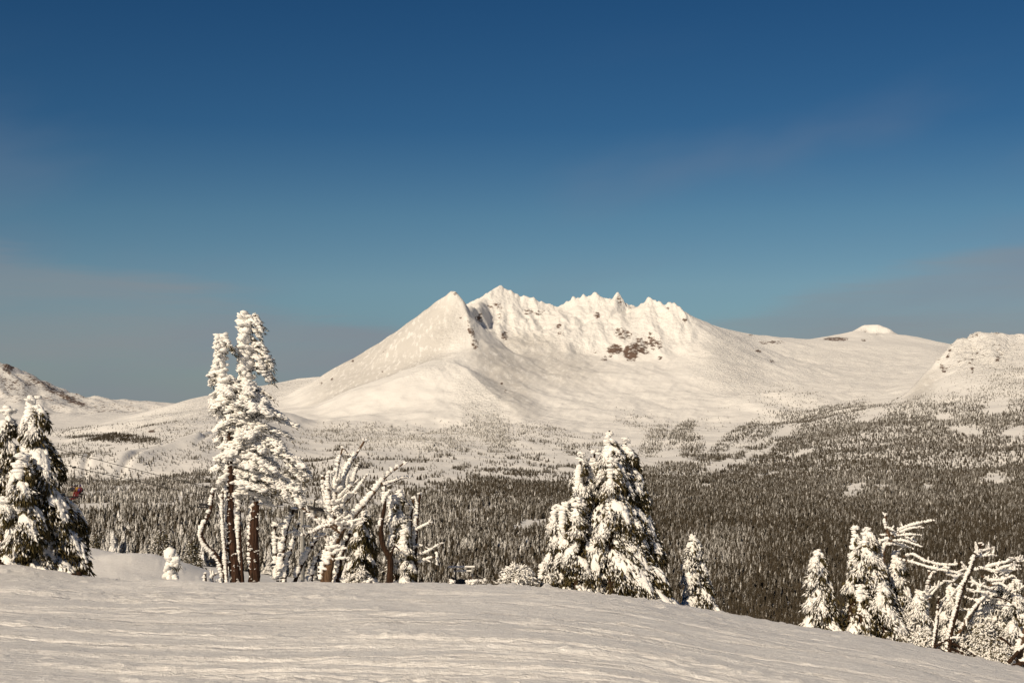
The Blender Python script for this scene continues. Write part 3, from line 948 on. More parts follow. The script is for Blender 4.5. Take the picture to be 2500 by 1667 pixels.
def cover(xs, ys, X, Y):
    """how much of the ground carries trees, how white they are with rime, how tall"""
    d = ys - np.interp(xs, EDGE_X, EDGE_Y)               # below the forest edge
    big = fbm(X / 330, Y / 420, 3, 71)
    st = fbm((X + .25 * Y) / 160, (Y - .2 * X) / 520, 3, 72)
    wide = 14 + 62 * sm(1500, 1150, xs)
    dens = sm(-1, 1, (d - 6 + (42 + 40 * sm(1500, 1150, xs)) * st + 26 * big) / wide)
    # open strips and clearings
    jx = 26 * fbm(X / 45, Y / 120, 3, 81)
    jy = 9 * fbm(X / 60, Y / 100, 3, 82)
    strip = fbm((X - .5 * Y) / 900, Y / 170, 3, 73)
    left = sm(1500, 1100, xs)
    dens = dens * (1 - sm(.06, .30, strip) * (.14 + .80 * left * sm(190, 40, d)))
    for (cx, cy, rx, ry, an) in [(1290, 1285, 55, 13, -18), (2085, 1195, 26, 20, -30), (2435, 1168, 34, 14, 0), (2432, 990, 30, 18, -20), (2300, 1020, 26, 10, 0), (2360, 1050, 36, 12, 10), (2480, 1055, 30, 14, 0),
                                 (1760, 1135, 40, 12, -20), (1840, 1112, 60, 10, -25), (2160, 1190, 26, 7, 0), (2260, 1190, 12, 9, 0), (1000, 1190, 70, 9, -12), (1180, 1245, 40, 6, -15), (760, 1225, 30, 8, 0), (700, 1235, 35, 9, -15),
                                 (480, 1217, 62, 26, 8), (930, 1235, 60, 7, -10), (1620, 1215, 26, 5, -10), (1510, 1195, 26, 5, 0), (1870, 1160, 30, 6, -15), (1720, 1185, 24, 5, 0), (1950, 1110, 30, 6, -20), (1210, 1160, 30, 6, 0)]:
        dens *= 1 - .97 * np.clip((ell(xs + jx, ys + jy, cx, cy, rx * 1.15, ry, an) - .25 + .5 * fbm(X / 22, Y / 60, 2, 83)) * 2.0, 0, 1)
    # frosty openings on the left and in the middle
    op = fbm((X - .35 * Y) / 300, Y / 115, 3, 85) + .35 * fbm(X / 60, Y / 60, 2, 86)
    dens *= 1 - .93 * sm(.10, .24, op) * sm(1420, 1150, xs) * sm(240, 120, d)
    # scattered groups above the edge
    clump = sm(.17, .36, fbm((X + .15 * Y) / 95, Y / 210, 3, 74) + .35 * fbm(X / 40, Y / 70, 2, 75))
    sparse = np.zeros_like(dens)

    def zone(cx, cy, rx, ry, an, dd, cl=.8):
        nonlocal sparse
        sparse = np.maximum(sparse, np.clip(ell(xs, ys, cx, cy, rx, ry, an) * 1.6, 0, 1) * dd * (1 - cl + cl * clump))
    zone(1000, 1115, 330, 60, -4, .95, .97)
    zone(960, 1068, 170, 24, 4, 1.0, .6)
    zone(1120, 1060, 60, 26, -30, .9, .5)
    zone(1190, 1030, 36, 70, -35, 1.2, .35)
    zone(1150, 960, 30, 60, -35, .45, .5)
    zone(1350, 1105, 190, 50, 5, .9, .97)
    zone(1330, 1060, 60, 22, 10, .8, .6)
    zone(1660, 1060, 40, 16, -40, 1.2, .3)
    zone(1600, 1075, 40, 22, -50, 1.0, .4)
    zone(1560, 1020, 70, 22, 15, .6)
    zone(1700, 1000, 90, 40, 10, .16)
    zone(1690, 1090, 26, 26, 0, .9, .3)
    zone(1800, 1065, 60, 14, -32, 1.1, .3)
    zone(1870, 1055, 50, 12, -30, 1.0, .4)
    zone(1940, 985, 85, 42, 15, 1.2, .25)
    zone(2060, 1010, 60, 26, -30, 1.1, .3)
    zone(1990, 1030, 60, 16, -35, 1.1, .3)
    zone(2080, 965, 70, 16, 0, .45)
    zone(2060, 900, 180, 55, 0, .12)
    zone(2230, 990, 60, 18, -25, .8, .3)
    zone(2420, 920, 90, 40, 0, .55, .4)
    zone(2420, 865, 90, 45, 0, .45, .6)
    zone(1790, 895, 85, 60, 35, .50, .5)
    zone(330, 1120, 120, 50, -20, .35, .95)
    zone(300, 1150, 150, 26, -14, .8, .6)
    zone(420, 1180, 120, 26, -22, .9, .5)
    zone(520, 1130, 90, 50, -10, .8, .95)
    zone(620, 1190, 160, 36, -14, 1.0, .6)
    zone(560, 1075, 60, 16, -30, .6, .8)
    zone(480, 1060, 90, 22, -8, .35)
    zone(180, 1130, 70, 40, 0, .6, .5)
    zone(260, 1068, 110, 9, 4, 1.4, .25)
    zone(250, 1045, 130, 6, -4, .9, .4)
    zone(560, 975, 200, 30, -18, .35, .5)
    zone(700, 1080, 60, 20, 20, .35)
    dens = np.maximum(dens, np.clip(sparse, 0, 1) * .8)
    rime = .25 + .18 * sm(1230, 1010, ys) + (.15 + .16 * fbm(X / 240, Y / 200, 3, 87)) * sm(1450, 700, xs) * sm(1130, 1230, ys) - .08 * sm(1300, 1800, xs) * sm(1150, 1300, ys) - .16 * sm(1500, 1900, xs) * sm(890, 950, ys) * sm(1200, 1120, ys) - .10 * sm(560, 700, xs) * sm(1500, 1350, xs) * sm(1080, 1110, ys) * sm(1230, 1180, ys) + .22 * big * .6
    rime += .22 * sm(1010, 930, ys) * sm(1300, 1700, xs) + .16 * ell(xs, ys, 1190, 1010, 60, 80, -30) + .12 * ell(xs, ys, 960, 1068, 170, 26)
    rime += .17 * ell(xs, ys, 1760, 1350, 90, 55) + .12 * ell(xs, ys, 1080, 1110, 200, 40) - .10 * sm(1250, 1450, ys) * sm(1500, 2000, xs)
    rime -= .3 * ell(xs, ys, 260, 1062, 130, 24)
    rime -= .25 * ell(xs, ys, 2420, 885, 110, 60)
    tall = 7.6 + 2.0 * sm(1050, 1300, ys) - 3.0 * sm(1050, 930, ys) + 3 * big + .8 * sm(900, 500, xs) * sm(1150, 1300, ys)
    tall = tall - 3.0 * sm(900, 1700, xs) * sm(1800, 1000, Y)
    tall = np.where(dens < .45, tall * .78, tall)
    return dens, rime, np.clip(tall, 3.5, 17)


def seen(xs, Y, z):
    """not hidden behind the edge of the piste"""
    cy = np.interp(xs, _cx, _cy)
    return HY - z / Y * FPX < cy + 40


def scatter(n, y0, y1, seed):
    r = np.random.default_rng(seed)
    Y = np.sqrt(r.uniform(y0 * y0, y1 * y1, n))
    xs = r.uniform(-420, 2920, n)
    z = land_at(xs, Y, LZ)
    X = (xs - HX) / FPX * Y
    ys = HY - z / Y * FPX
    d, rm, h = cover(xs, ys, X, Y)
    keep = (r.uniform(0, 1, n) < d)
    cyc = np.interp(xs, _cx, _cy)
    keep &= (ys - h / Y * FPX) < cyc + 12
    keep &= Y > 760 + 120 * fbm(X / 90, Y / 90, 2, 4)
    return np.stack([X, Y, z], 1)[keep], rm[keep] + r.normal(0, .14, keep.sum()), h[keep] * np.exp(np.clip(r.normal(-.03, .30, keep.sum()), -.8, .36)), ys[keep], xs[keep]


def build_forest():
    sets = [scatter(44000, 700, 1600, 2), scatter(165000, 1600, 3600, 3), scatter(190000, 3600, 6200, 4), scatter(70000, 6200, 9000, 5)]
    p = np.concatenate([s[0] for s in sets])
    rm = np.concatenate([s[1] for s in sets])
    h = np.concatenate([s[2] for s in sets])
    ys = np.concatenate([s[3] for s in sets])
    xs = np.concatenate([s[4] for s in sets])
    r = np.random.default_rng(99)
    # the 300 that show largest stand as trees of their own
    show = (xs > 0) & (xs < 2500) & (ys < np.interp(xs, _cx, _cy) - 4)
    size = np.where(show, h / p[:, 1], 0)
    order = np.argsort(-size)[:300]
    solo = np.zeros(len(p), bool)
    solo[order] = True
    near_protos = []
    for k in range(5):
        near_protos.append(conifer_acc(300 + k, 15, 11, [.21, .17, .24, .20, .16][k]).mesh('valley_conifer', M_FAR_O, smooth=False))
    for q, i in enumerate(order):
        o = bpy.data.objects.new('valley_conifer', near_protos[q % 5])
        o.location = [float(c) for c in p[i]]
        o.rotation_euler = (0, 0, float(r.uniform(0, 6.28)))
        s = float(h[i])
        wd = float(r.uniform(.85, 1.25))
        o.scale = (s * wd, s * wd, s)
        o['rime'] = float(rm[i])
        COL.objects.link(o)
        tag(o, 'rime dusted dark conifer at the near edge of the valley forest', 'tree', 'conifers at the near edge of the valley forest')
    p, rm, h = p[~solo], rm[~solo], h[~solo]
    protos = bpy.data.collections.new('conifer_forms')
    for k in range(6):
        me = conifer_acc(20 + k, [5, 6, 7, 6, 5, 7][k], 6, [.25, .20, .28, .19, .30, .23][k]).mesh('conifer_form', M_FAR_I, smooth=False)
        protos.objects.link(bpy.data.objects.new('conifer_form', me))
    me = bpy.data.meshes.new('distant_forest')
    n = len(p)
    me.vertices.add(n)
    me.vertices.foreach_set('co', p.astype(np.float32).ravel())
    for nm, a in (('rime', rm), ('high', h), ('turn', r.uniform(0, 6.28, n)), ('wide', r.uniform(.8, 1.3, n))):
        at = me.attributes.new(nm, 'FLOAT', 'POINT')
        at.data.foreach_set('value', a.astype(np.float32))
    at = me.attributes.new('form', 'INT', 'POINT')
    at.data.foreach_set('value', r.integers(0, 6, n).astype(np.int32))
    o = bpy.data.objects.new('distant_forest', me)
    COL.objects.link(o)
    tag(o, 'dark conifer forest filling the valley and climbing the slopes', 'forest', kind='stuff')
    ng = bpy.data.node_groups.new('forest', 'GeometryNodeTree')
    ng.interface.new_socket('Geometry', in_out='INPUT', socket_type='NodeSocketGeometry')
    ng.interface.new_socket('Geometry', in_out='OUTPUT', socket_type='NodeSocketGeometry')
    N, L = ng.nodes, ng.links
    gi, go = N.new('NodeGroupInput'), N.new('NodeGroupOutput')
    ci = N.new('GeometryNodeCollectionInfo')
    ci.inputs['Collection'].default_value = protos
    ci.inputs['Separate Children'].default_value = True
    ci.inputs['Reset Children'].default_value = True
    io = N.new('GeometryNodeInstanceOnPoints')

    def na(name, ty='FLOAT'):
        a = N.new('GeometryNodeInputNamedAttribute')
        a.data_type = ty
        a.inputs['Name'].default_value = name
        return a.outputs['Attribute']
    L.new(gi.outputs[0], io.inputs['Points'])
    L.new(ci.outputs[0], io.inputs['Instance'])
    io.inputs['Pick Instance'].default_value = True
    L.new(na('form', 'INT'), io.inputs['Instance Index'])
    cr = N.new('ShaderNodeCombineXYZ')
    L.new(na('turn'), cr.inputs[2])
    L.new(cr.outputs[0], io.inputs['Rotation'])
    cs = N.new('ShaderNodeCombineXYZ')
    mu = N.new('ShaderNodeMath')
    mu.operation = 'MULTIPLY'
    L.new(na('high'), mu.inputs[0])
    L.new(na('wide'), mu.inputs[1])
    L.new(mu.outputs[0], cs.inputs[0])
    L.new(mu.outputs[0], cs.inputs[1])
    L.new(na('high'), cs.inputs[2])
    L.new(cs.outputs[0], io.inputs['Scale'])
    L.new(io.outputs[0], go.inputs[0])
    md = o.modifiers.new('forest', 'NODES')
    md.node_group = ng
    print('forest trees', n)


build_forest()


# ------------------------------------------------------------------ building blocks of the rimed trees
WIND = unit(np.array([-.90, -.40, .10]))       # rime grows towards the wind
UP = np.array([0, 0, 1.0])


def _ico(lv):
    p = (1 + 5 ** .5) / 2
    v = [(-1, p, 0), (1, p, 0), (-1, -p, 0), (1, -p, 0), (0, -1, p), (0, 1, p), (0, -1, -p), (0, 1, -p), (p, 0, -1), (p, 0, 1), (-p, 0, -1), (-p, 0, 1)]
    f = [(0, 11, 5), (0, 5, 1), (0, 1, 7), (0, 7, 10), (0, 10, 11), (1, 5, 9), (5, 11, 4), (11, 10, 2), (10, 7, 6), (7, 1, 8), (3, 9, 4), (3, 4, 2), (3, 2, 6), (3, 6, 8), (3, 8, 9), (4, 9, 5), (2, 4, 11), (6, 2, 10), (8, 6, 7), (9, 8, 1)]
    v = [tuple(unit(np.array(a))) for a in v]
    for _ in range(lv):
        cache, nf = {}, []

        def mid(a, b):
            k = (min(a, b), max(a, b))
            if k not in cache:
                cache[k] = len(v)
                v.append(tuple(unit((np.array(v[a]) + np.array(v[b])) / 2)))
            return cache[k]
        for a, b, c in f:
            ab, bc, ca = mid(a, b), mid(b, c), mid(c, a)
            nf += [(a, ab, ca), (b, bc, ab), (c, ca, bc), (ab, bc, ca)]
        f = nf
    return np.array(v), np.array(f)


ICO = {}
for _lv in (0, 1):
    _v, _f = _ico(_lv)
    _t = []
    for _k in range(10):
        _r = np.random.default_rng(500 + _k)
        _t.append(_v * _r.uniform(.72, 1.22, (len(_v), 1)))
    ICO[_lv] = (np.array(_t), _f)


def frame(a, b=None):
    """orthonormal frames whose first axis is a and whose second lies as near b as can be"""
    a = unit(np.atleast_2d(a))
    if b is None:
        b = np.where(np.abs(a[:, 2:3]) < .9, [[0, 0, 1.0]], [[1.0, 0, 0]])
    b = np.broadcast_to(np.atleast_2d(b), a.shape)
    b2 = b - (b * a).sum(1, keepdims=True) * a
    bad = np.linalg.norm(b2, axis=1) < 1e-3
    if bad.any():
        alt = np.where(np.abs(a[bad, 0:1]) < .8, [[1.0, 0, 0]], [[0, 1.0, 0]])
        b2[bad] = alt - (alt * a[bad]).sum(1, keepdims=True) * a[bad]
    b2 = unit(b2)
    return np.stack([a, b2, np.cross(a, b2)], 1)


def blobs(A, C, S, F, lv=0, mat=0, snow=1.0, r=rng):
    C = np.atleast_2d(C)
    n = len(C)
    if n == 0:
        return
    S = np.broadcast_to(np.asarray(S, float), (n, 3))
    T, f = ICO[lv]
    t = T[r.integers(0, len(T), n)]
    v = C[:, None, :] + np.einsum('nki,nij->nkj', t * S[:, None, :], F)
    k = t.shape[1]
    ff = (f[None] + (np.arange(n) * k)[:, None, None]).reshape(-1, 3)
    sn = np.repeat(np.broadcast_to(np.asarray(snow, float), (n,)), k)
    A.add(v.reshape(-1, 3), ff, mat, sn)


SPRAY_F = np.array([(0, 1, 2), (0, 2, 3), (0, 3, 1), (4, 2, 1), (4, 3, 2), (4, 1, 3)])


def sprays(A, Pn, D, L, W, snow, mat=0, r=rng):
    """tapered sprays of needles: start points, directions, lengths, widths"""
    n = len(Pn)
    if n == 0:
        return
    F = frame(D, unit(r.normal(size=(n, 3))))
    L = np.broadcast_to(L, (n,))[:, None]
    W = np.broadcast_to(W, (n,))[:, None]
    v = np.empty((n, 5, 3))
    v[:, 0] = Pn
    base = Pn + F[:, 0] * L * r.uniform(.3, .55, (n, 1))
    for k in range(3):
        a = k * 2.094
        v[:, 1 + k] = base + (F[:, 1] * math.cos(a) + F[:, 2] * math.sin(a)) * W * r.uniform(.6, 1.25, (n, 1)) * (1.0 if k else .6)
    v[:, 4] = Pn + F[:, 0] * L + r.normal(0, .12, (n, 3)) * L
    ff = (SPRAY_F[None] + (np.arange(n) * 5)[:, None, None]).reshape(-1, 3)
    A.add(v.reshape(-1, 3), ff, mat, np.repeat(snow, 5))


def smooth_path(p, n):
    p = np.asarray(p, float)
    if len(p) < 3:
        t = np.linspace(0, 1, n)[:, None]
        return p[0] * (1 - t) + p[-1] * t
    q = np.concatenate([[2 * p[0] - p[1]], p, [2 * p[-1] - p[-2]]])
    seg = np.linalg.norm(np.diff(p, axis=0), axis=1)
    s = np.concatenate([[0], np.cumsum(seg)])
    out = []
    for u in np.linspace(0, s[-1], n):
        i = min(int(np.searchsorted(s, u, 'right') - 1), len(p) - 2)
        t = (u - s[i]) / max(seg[i], 1e-9)
        a, b, c, d = q[i], q[i + 1], q[i + 2], q[i + 3]
        out.append(.5 * (2 * b + (c - a) * t + (2 * a - 5 * b + 4 * c - d) * t * t + (3 * b - a - 3 * c + d) * t ** 3))
    return np.array(out)


def tangents(p):
    return unit(np.gradient(p, axis=0))


def tube(A, path, rad, seg=8, mat=0, snow=0.0, wob=.12, r=rng):
    n = len(path)
    T = tangents(path)
    ref = unit(np.array([.3, -.9, .2]))
    F = frame(T, ref)
    an = np.linspace(0, 2 * np.pi, seg, endpoint=False)
    rr = np.asarray(rad).reshape(-1, 1) * (1 + wob * r.uniform(-1, 1, (n, seg)))
    v = path[:, None, :] + (F[:, 1][:, None, :] * np.cos(an)[None, :, None] + F[:, 2][:, None, :] * np.sin(an)[None, :, None]) * rr[:, :, None]
    v = v.reshape(-1, 3)
    f = []
    for i in range(n - 1):
        for j in range(seg):
            k = (j + 1) % seg
            f.append((i * seg + j, i * seg + k, (i + 1) * seg + k, (i + 1) * seg + j))
    A.add(v, f, mat, snow)
    for i, c in ((0, path[0]), (n - 1, path[-1] + T[-1] * rad[-1] * .5)):
        vv = np.concatenate([[c], v[i * seg:(i + 1) * seg]])
        A.add(vv, [(0, 1 + (j + (1 if i == 0 else 0)) % seg, 1 + (j + (0 if i == 0 else 1)) % seg) for j in range(seg)], mat, snow)


def rime_limb(A, path, rw, rr, dense=1.0, gaps=0.1, mat=0, r=rng, jag=1.0, full=False):
    """rime plastered on the windward side of a limb: overlapping feathers, thin along the limb and long into the wind"""
    seg = np.linalg.norm(np.diff(path, axis=0), axis=1)
    s = np.concatenate([[0], np.cumsum(seg)])
    step = np.mean(rr) * .27 / dense
    n = max(3, int(s[-1] / step))
    u = np.sort(r.uniform(0, s[-1], n) * .35 + np.linspace(0, s[-1], n) * .65)
    C = np.stack([np.interp(u, s, path[:, k]) for k in range(3)], 1)
    T = np.stack([np.interp(u, s, tangents(path)[:, k]) for k in range(3)], 1)
    rr = np.asarray(rr) * .68
    rwu = np.interp(u, s, rw)
    rru = np.interp(u, s, rr) * (1 + .25 * noise2(u * 2.2 + r.uniform(0, 50), u * 0, 3))
    keep = r.uniform(0, 1, n) > gaps
    if not full and gaps > .05:
        keep &= (noise2(u * 1.1 + r.uniform(0, 90), u * 0 + .5, 8) > -.75) | (u > s[-1] - .25)
    C, T, rwu, rru = C[keep], T[keep], rwu[keep], rru[keep]
    n = len(C)
    if n == 0:
        return
    w = WIND + UP * .25 + r.normal(0, .16, (n, 3))
    w = unit(w - (w * T).sum(1, keepdims=True) * T * .8)
    F = frame(w, np.cross(T, w))
    Cc = C + w * (rwu * .55 + rru * .45)[:, None]
    S = np.stack([rru * r.uniform(.7, 1.55, n) * jag, rru * r.uniform(.7, 1.1, n), rru * r.uniform(.34, .60, n)], 1)
    blobs(A, Cc, S, F, 0, mat, 1.0, r)
    # a core that closes the gaps between the feathers
    k = r.uniform(0, 1, n) < .5
    blobs(A, (C + w * (rwu * .5 + rru * .25)[:, None])[k], S[k] * [.85, 1.0, 1.7], F[k], 0, mat, 1.0, r)


def clump_feathers(A, C, size, n, mat=0, r=rng, spread=1.0):
    """a lump of rime feathers round a point"""
    c = C + r.normal(0, size * .45 * spread, (n, 3)) * [1, 1, .7]
    w = unit(WIND + r.normal(0, .3, (n, 3)))
    F = frame(w, UP)
    S = np.stack([r.uniform(.5, .9, n) * size, r.uniform(.22, .4, n) * size, r.uniform(.3, .55, n) * size], 1)
    blobs(A, c, S, F, 0, mat, 1.0, r)


def snow_pad(A, path, side, wid, thick, mat, r, sag=.55, nl=6):
    """a continuous pad of snow lying along a bough, with a ragged rim"""
    n = len(path)
    ll = np.linspace(-1, 1, nl)
    ed = np.stack([wid * r.uniform(.45, 1.15, n), wid * r.uniform(.45, 1.15, n)], 1)
    e = np.where(ll[None] < 0, ed[:, :1], ed[:, 1:])
    th = thick * (1 - ll ** 2)[None] * r.uniform(.6, 1.35, (n, nl))
    th[0] *= .3
    th[-1] *= .3
    b = path[:, None, :] + side[None, None, :] * (ll[None] * e)[..., None] - UP * (sag * (ll[None] ** 2) * e)[..., None] + r.normal(0, .012, (n, nl, 3))
    top = b + UP * (th + .012)[..., None] + WIND * (th * .5)[..., None]
    f = grid_faces(n, nl)
    A.add(top.reshape(-1, 3), f, mat, 1.0)
    A.add((b - UP * (.25 * th)[..., None]).reshape(-1, 3), f[:, ::-1], mat, 1.0)


# ------------------------------------------------------------------ a drooping, snow laden fir
def bough(A, base, d, L, rise, droop, W, H, n, white, r, cap=True, spray=.24, mats=(0, 1)):
    """an arched bough with a curtain of hanging sprays and snow along its back"""
    d = unit(d)
    side = np.cross(d, UP)
    t = r.uniform(.04, 1, n) ** .75
    l = np.clip(r.normal(0, .5, n), -1.1, 1.1)
    h = r.uniform(0, 1, n) ** 1.25

    def spine(t):
        return base + d * (L * (t - .12 * t ** 3))[:, None] + UP * (L * (rise * t - droop * t * t))[:, None]
    wt_ = W * np.sin(np.pi * np.clip(.12 + .82 * t, 0, 1)) ** .6
    hh = H * (1.05 - .45 * t) * (.55 + .45 * np.cos(l))
    p = spine(t) + side * (l * wt_)[:, None] - UP * (.55 * l * l * wt_ + h * hh)[:, None] + d * (.15 * h * hh)[:, None]
    T = unit(d[None] * 1.0 + UP * (rise - 2 * droop * t)[:, None])
    D = unit(-UP * (.55 + .6 * h)[:, None] + T * (.85 - .6 * h)[:, None] + side * (l * .45)[:, None] + r.normal(0, .22, (n, 3)))
    sn = .60 - .62 * np.minimum(h * 1.5, 1) + white + .14 * np.clip(l * np.sign(side @ WIND), -1, 1) + r.normal(0, .16, n)
    Ls = spray * r.uniform(.7, 1.35, n)
    sprays(A, p, D, Ls, Ls * r.uniform(.12, .21, n), sn, mats[0], r)
    if cap:
        m = max(4, int(L / .06))
        tt = np.linspace(.08, 1.0, m) + r.uniform(-.02, .02, m)
        c = spine(tt) + UP * .03 + side * (r.normal(0, .22, m) * W * np.sin(np.pi * np.clip(.12 + .8 * tt, 0, 1)))[:, None]
        Tt = unit(d[None] + UP * (rise - 2 * droop * tt)[:, None])
        F = frame(Tt + r.normal(0, .15, (m, 3)), side)
        g = (.6 + .5 * np.sin(np.pi * np.clip(tt, 0, 1)))
        S = np.stack([.12 * g * r.uniform(.7, 1.4, m), .085 * g * r.uniform(.6, 1.4, m), .045 * g * r.uniform(.7, 1.4, m)], 1)
        blobs(A, c, S, F, 0, mats[1], 1.0, r)
        tp = np.linspace(.05, 1.0, 13)
        wp = W * np.sin(np.pi * np.clip(.14 + .80 * tp, 0, 1)) ** .7 * (.62 + .55 * np.clip(white, -.5, .2))
        snow_pad(A, spine(tp), side, wp, .055 + .05 * min(L, 1.2), mats[1], r)
        # frosted sprays combed along the back of the bough
        m2 = int(n * .35)
        t2 = r.uniform(.1, 1, m2)
        w2 = W * np.sin(np.pi * np.clip(.12 + .82 * t2, 0, 1)) ** .6
        l2 = r.normal(0, .6, m2)
        p2 = spine(t2) + side * (l2 * w2)[:, None] - UP * (.5 * l2 * l2 * w2 + .01)[:, None]
        D2 = unit(d[None] + UP * (rise - 2 * droop * t2 - .25)[:, None] + side * (l2 * .9)[:, None] + r.normal(0, .2, (m2, 3)))
        sprays(A, p2, D2, spray * r.uniform(.6, 1.1, m2), spray * r.uniform(.12, .2, m2), .62 + white + r.normal(0, .22, m2) - .2 * np.abs(l2), mats[0], r)
    return spine


def conv(ox, oy, sc):
    return lambda zx, zy: (ox + zx / sc, oy + zy / sc)


def fir(root, stems, cv, sc, Y0, seed, nb=14, dens=150, spray=.24, white=-.06, colr=.13, top_bias=0.0, pw=.85, right_bias=.0, hang=.62, rise=.22, droop=.85, hidden=None):
    """stems: (top x, top y, base x, base y, half width left, half width right, depth offset, whiteness) in enlarged pixels"""
    r = np.random.default_rng(seed)
    mpx = Y0 / FPX / sc
    for (tx, ty, bx, by, hl, hr, dy, wh) in stems:
        Y = Y0 + dy
        top = P(*cv(tx, ty), Y)
        bot = P(*cv(bx, by), Y)
        bot[2] = min(bot[2], float(ground(bot[0], Y)) - .1) if by > 900 or hidden is None else bot[2]
        H = np.linalg.norm(top - bot)
        midp = (top + bot) / 2 + np.array([(tx - bx) * mpx * .15, 0, 0])
        path = smooth_path([bot, midp, top], 16)
        rb = .035 + .022 * H
        tr = Acc()
        tube(tr, path, np.linspace(rb, .03, 16), 7, 0, 0, .15, r)
        tr.build('trunk', [M_DARKW], root)
        # rime column on the windward side of the stem
        A = Acc()
        up = path[::-1]
        cl = int(10)
        pr = smooth_path(up[:cl], 30)
        rr = np.interp(np.linspace(0, 1, 30), [0, .08, .5, 1], [colr * .55, colr * .95, colr * 1.15, colr * .75])
        rime_limb(A, pr, np.full(30, .03), rr, 1.5, .0, 0, r, 1.15, True)
        clump_feathers(A, top + np.array([.02, 0, -.08]), colr * .9, 16, 0, r, .8)
        A.build('rime', [M_RIME], root)
        n = max(4, int(nb * (H / 5.0) ** .7 * (.55 + .45 * min(1.5, (hl + hr) * mpx / 2.0))))
        for k in range(n):
            s = ((k + r.uniform(.2, .9)) / n) ** (1.0 - top_bias)
            s = .03 + .93 * s
            base = np.array([np.interp(1 - s, np.linspace(0, 1, 16), path[:, q]) for q in range(3)])
            ph = k * 2.399 + r.uniform(-.5, .5)
            if right_bias and r.uniform() < right_bias:
                ph = r.uniform(-1.0, .9)
            d = np.array([math.cos(ph), math.sin(ph), 0])
            if r.uniform() < .55:
                d[1] = -abs(d[1])
            hw = (hr if d[0] > 0 else hl) * mpx
            Lb = (hw * abs(d[0]) + .62 * (hl + hr) * .5 * mpx * abs(d[1])) * s ** pw * r.uniform(.8, 1.15) + .12
            zleft = base[2] - (float(ground(base[0] + d[0] * Lb, base[1])) - .05)
            dr = min(droop * r.uniform(.85, 1.2), rise + .95 * zleft / max(Lb, .1))
            W = min(.16 + .30 * Lb, .62)
            hg = min(hang * (.30 + .55 * min(Lb, 1.3)), max(.15, zleft * .8))
            nn = int(1.55 * dens * (.35 + .62 * Lb))
            A = Acc()
            wb = wh + white + .26 * max(0.0, float(d @ WIND)) - .32 * max(0.0, -float(d @ WIND)) + .16 * (1 - s)
            sp = bough(A, base, d, Lb, rise * r.uniform(.6, 1.4), dr, W, hg, nn, wb, r, True, spray)
            if float(d @ WIND) > .35 or s < .22:
                tt = np.linspace(.1, 1, 12)
                rime_limb(A, sp(tt), np.full(12, .02), np.full(12, min(.10, .05 + .05 * Lb)) * np.linspace(1, .6, 12), .8, .1, 1, r)
            A.build('bough', [M_NEED, M_RIME], root)
        # dim interior twigs
        m = int(60 * H)
        A = Acc()
        q = r.uniform(.12, .98, m)
        c = np.stack([np.interp(1 - q, np.linspace(0, 1, 16), path[:, j]) for j in range(3)], 1)
        wd = (hl + hr) * .5 * mpx * q ** .8 * .45
        c = c + np.stack([r.normal(0, 1, m) * wd, r.normal(0, 1, m) * wd * .8, -.3 * wd], 1)
        sprays(A, c, unit(r.normal(0, .4, (m, 3)) - UP), spray * r.uniform(.9, 1.6, m), spray * .3, r.normal(.12, .15, m), 0, r)
        tag(A.build('inner_foliage', [M_NEED], root), kind='stuff')


def limb(parent, pts, cv, Y, dY=(0, 0), rad=(3, 1.5), rime=None, wood=None, bare=(), name='limb', twigs=0, r=rng, dense=1.0, gaps=.08, sink=False, lab=None, twl=.28, jag=1.0):
    """a bare limb traced in enlarged pixels, at its own depth, with the rime on it as a part of the limb; radii in photo pixels"""
    wood = wood or M_DEAD
    n = len(pts)
    px = Y / FPX
    rad = (rad[0] * .85, rad[1] * .7) if wood is not M_BARK else rad
    w = [P(*cv(*p), Y + dY[0] + (dY[1] - dY[0]) * i / max(1, n - 1)) for i, p in enumerate(pts)]
    if sink:
        g0 = float(ground(w[0][0], w[0][1])) - .25
        w = [np.array([w[0][0] + (w[0][0] - w[1][0]) * .1, w[0][1], min(g0, w[0][2])])] + w if w[0][2] > g0 else w
    length = sum(np.linalg.norm(w[i + 1] - w[i]) for i in range(len(w) - 1))
    m = int(np.clip(length / .09, 6, 60))
    path = smooth_path(w, m)
    path = path + np.cumsum(r.normal(0, .004, path.shape), 0) * .6
    rw = np.linspace(rad[0], rad[1], m) * px
    A = Acc()
    tube(A, path, rw, 9 if rad[0] > 6 else 6, 0, 0, .14, r)
    o = A.build(name, [wood], parent)
    if lab:
        o['label'] = lab
    if rime is None:
        rime = (rad[0] * 1.05 + 1.5, rad[1] * 1.3 + 2.2)
    rr = np.linspace(rime[0], rime[1], m) * px
    B = Acc()
    sfrac = np.linspace(0, 1, m)
    runs, cur = [], []
    for i in range(m):
        b = any(lo <= sfrac[i] <= hi for lo, hi in bare)
        if b:
            if len(cur) > 2:
                runs.append(cur)
            cur = []
        else:
            cur.append(i)
    if len(cur) > 2:
        runs.append(cur)
    for c in runs:
        rime_limb(B, path[c], rw[c], rr[c], dense, gaps, 0, r, jag)
    T = tangents(path)
    for k in range(twigs):
        i = int(r.uniform(.2, .97) * (m - 1))
        dd = unit(WIND * r.uniform(-.3, 1.0) + UP * r.uniform(-.1, .6) + T[i] * .5 + r.normal(0, .45, 3))
        ln = twl * r.uniform(.5, 1.4)
        tp = smooth_path([path[i], path[i] + dd * ln * .5, path[i] + dd * ln + UP * ln * .08], 7)
        rime_limb(B, tp, np.full(7, .01), np.linspace(.05, .03, 7) * (1 + rad[1] * .05), .9, .02, 0, r)
    if not any(hi > .95 for lo, hi in bare):
        clump_feathers(B, path[-1] + T[-1] * rw[-1] * .6, max(rr[-1], .05), 5, 0, r, .55)
    if B.v:
        B.build('rime', [M_RIME], o)
    return path


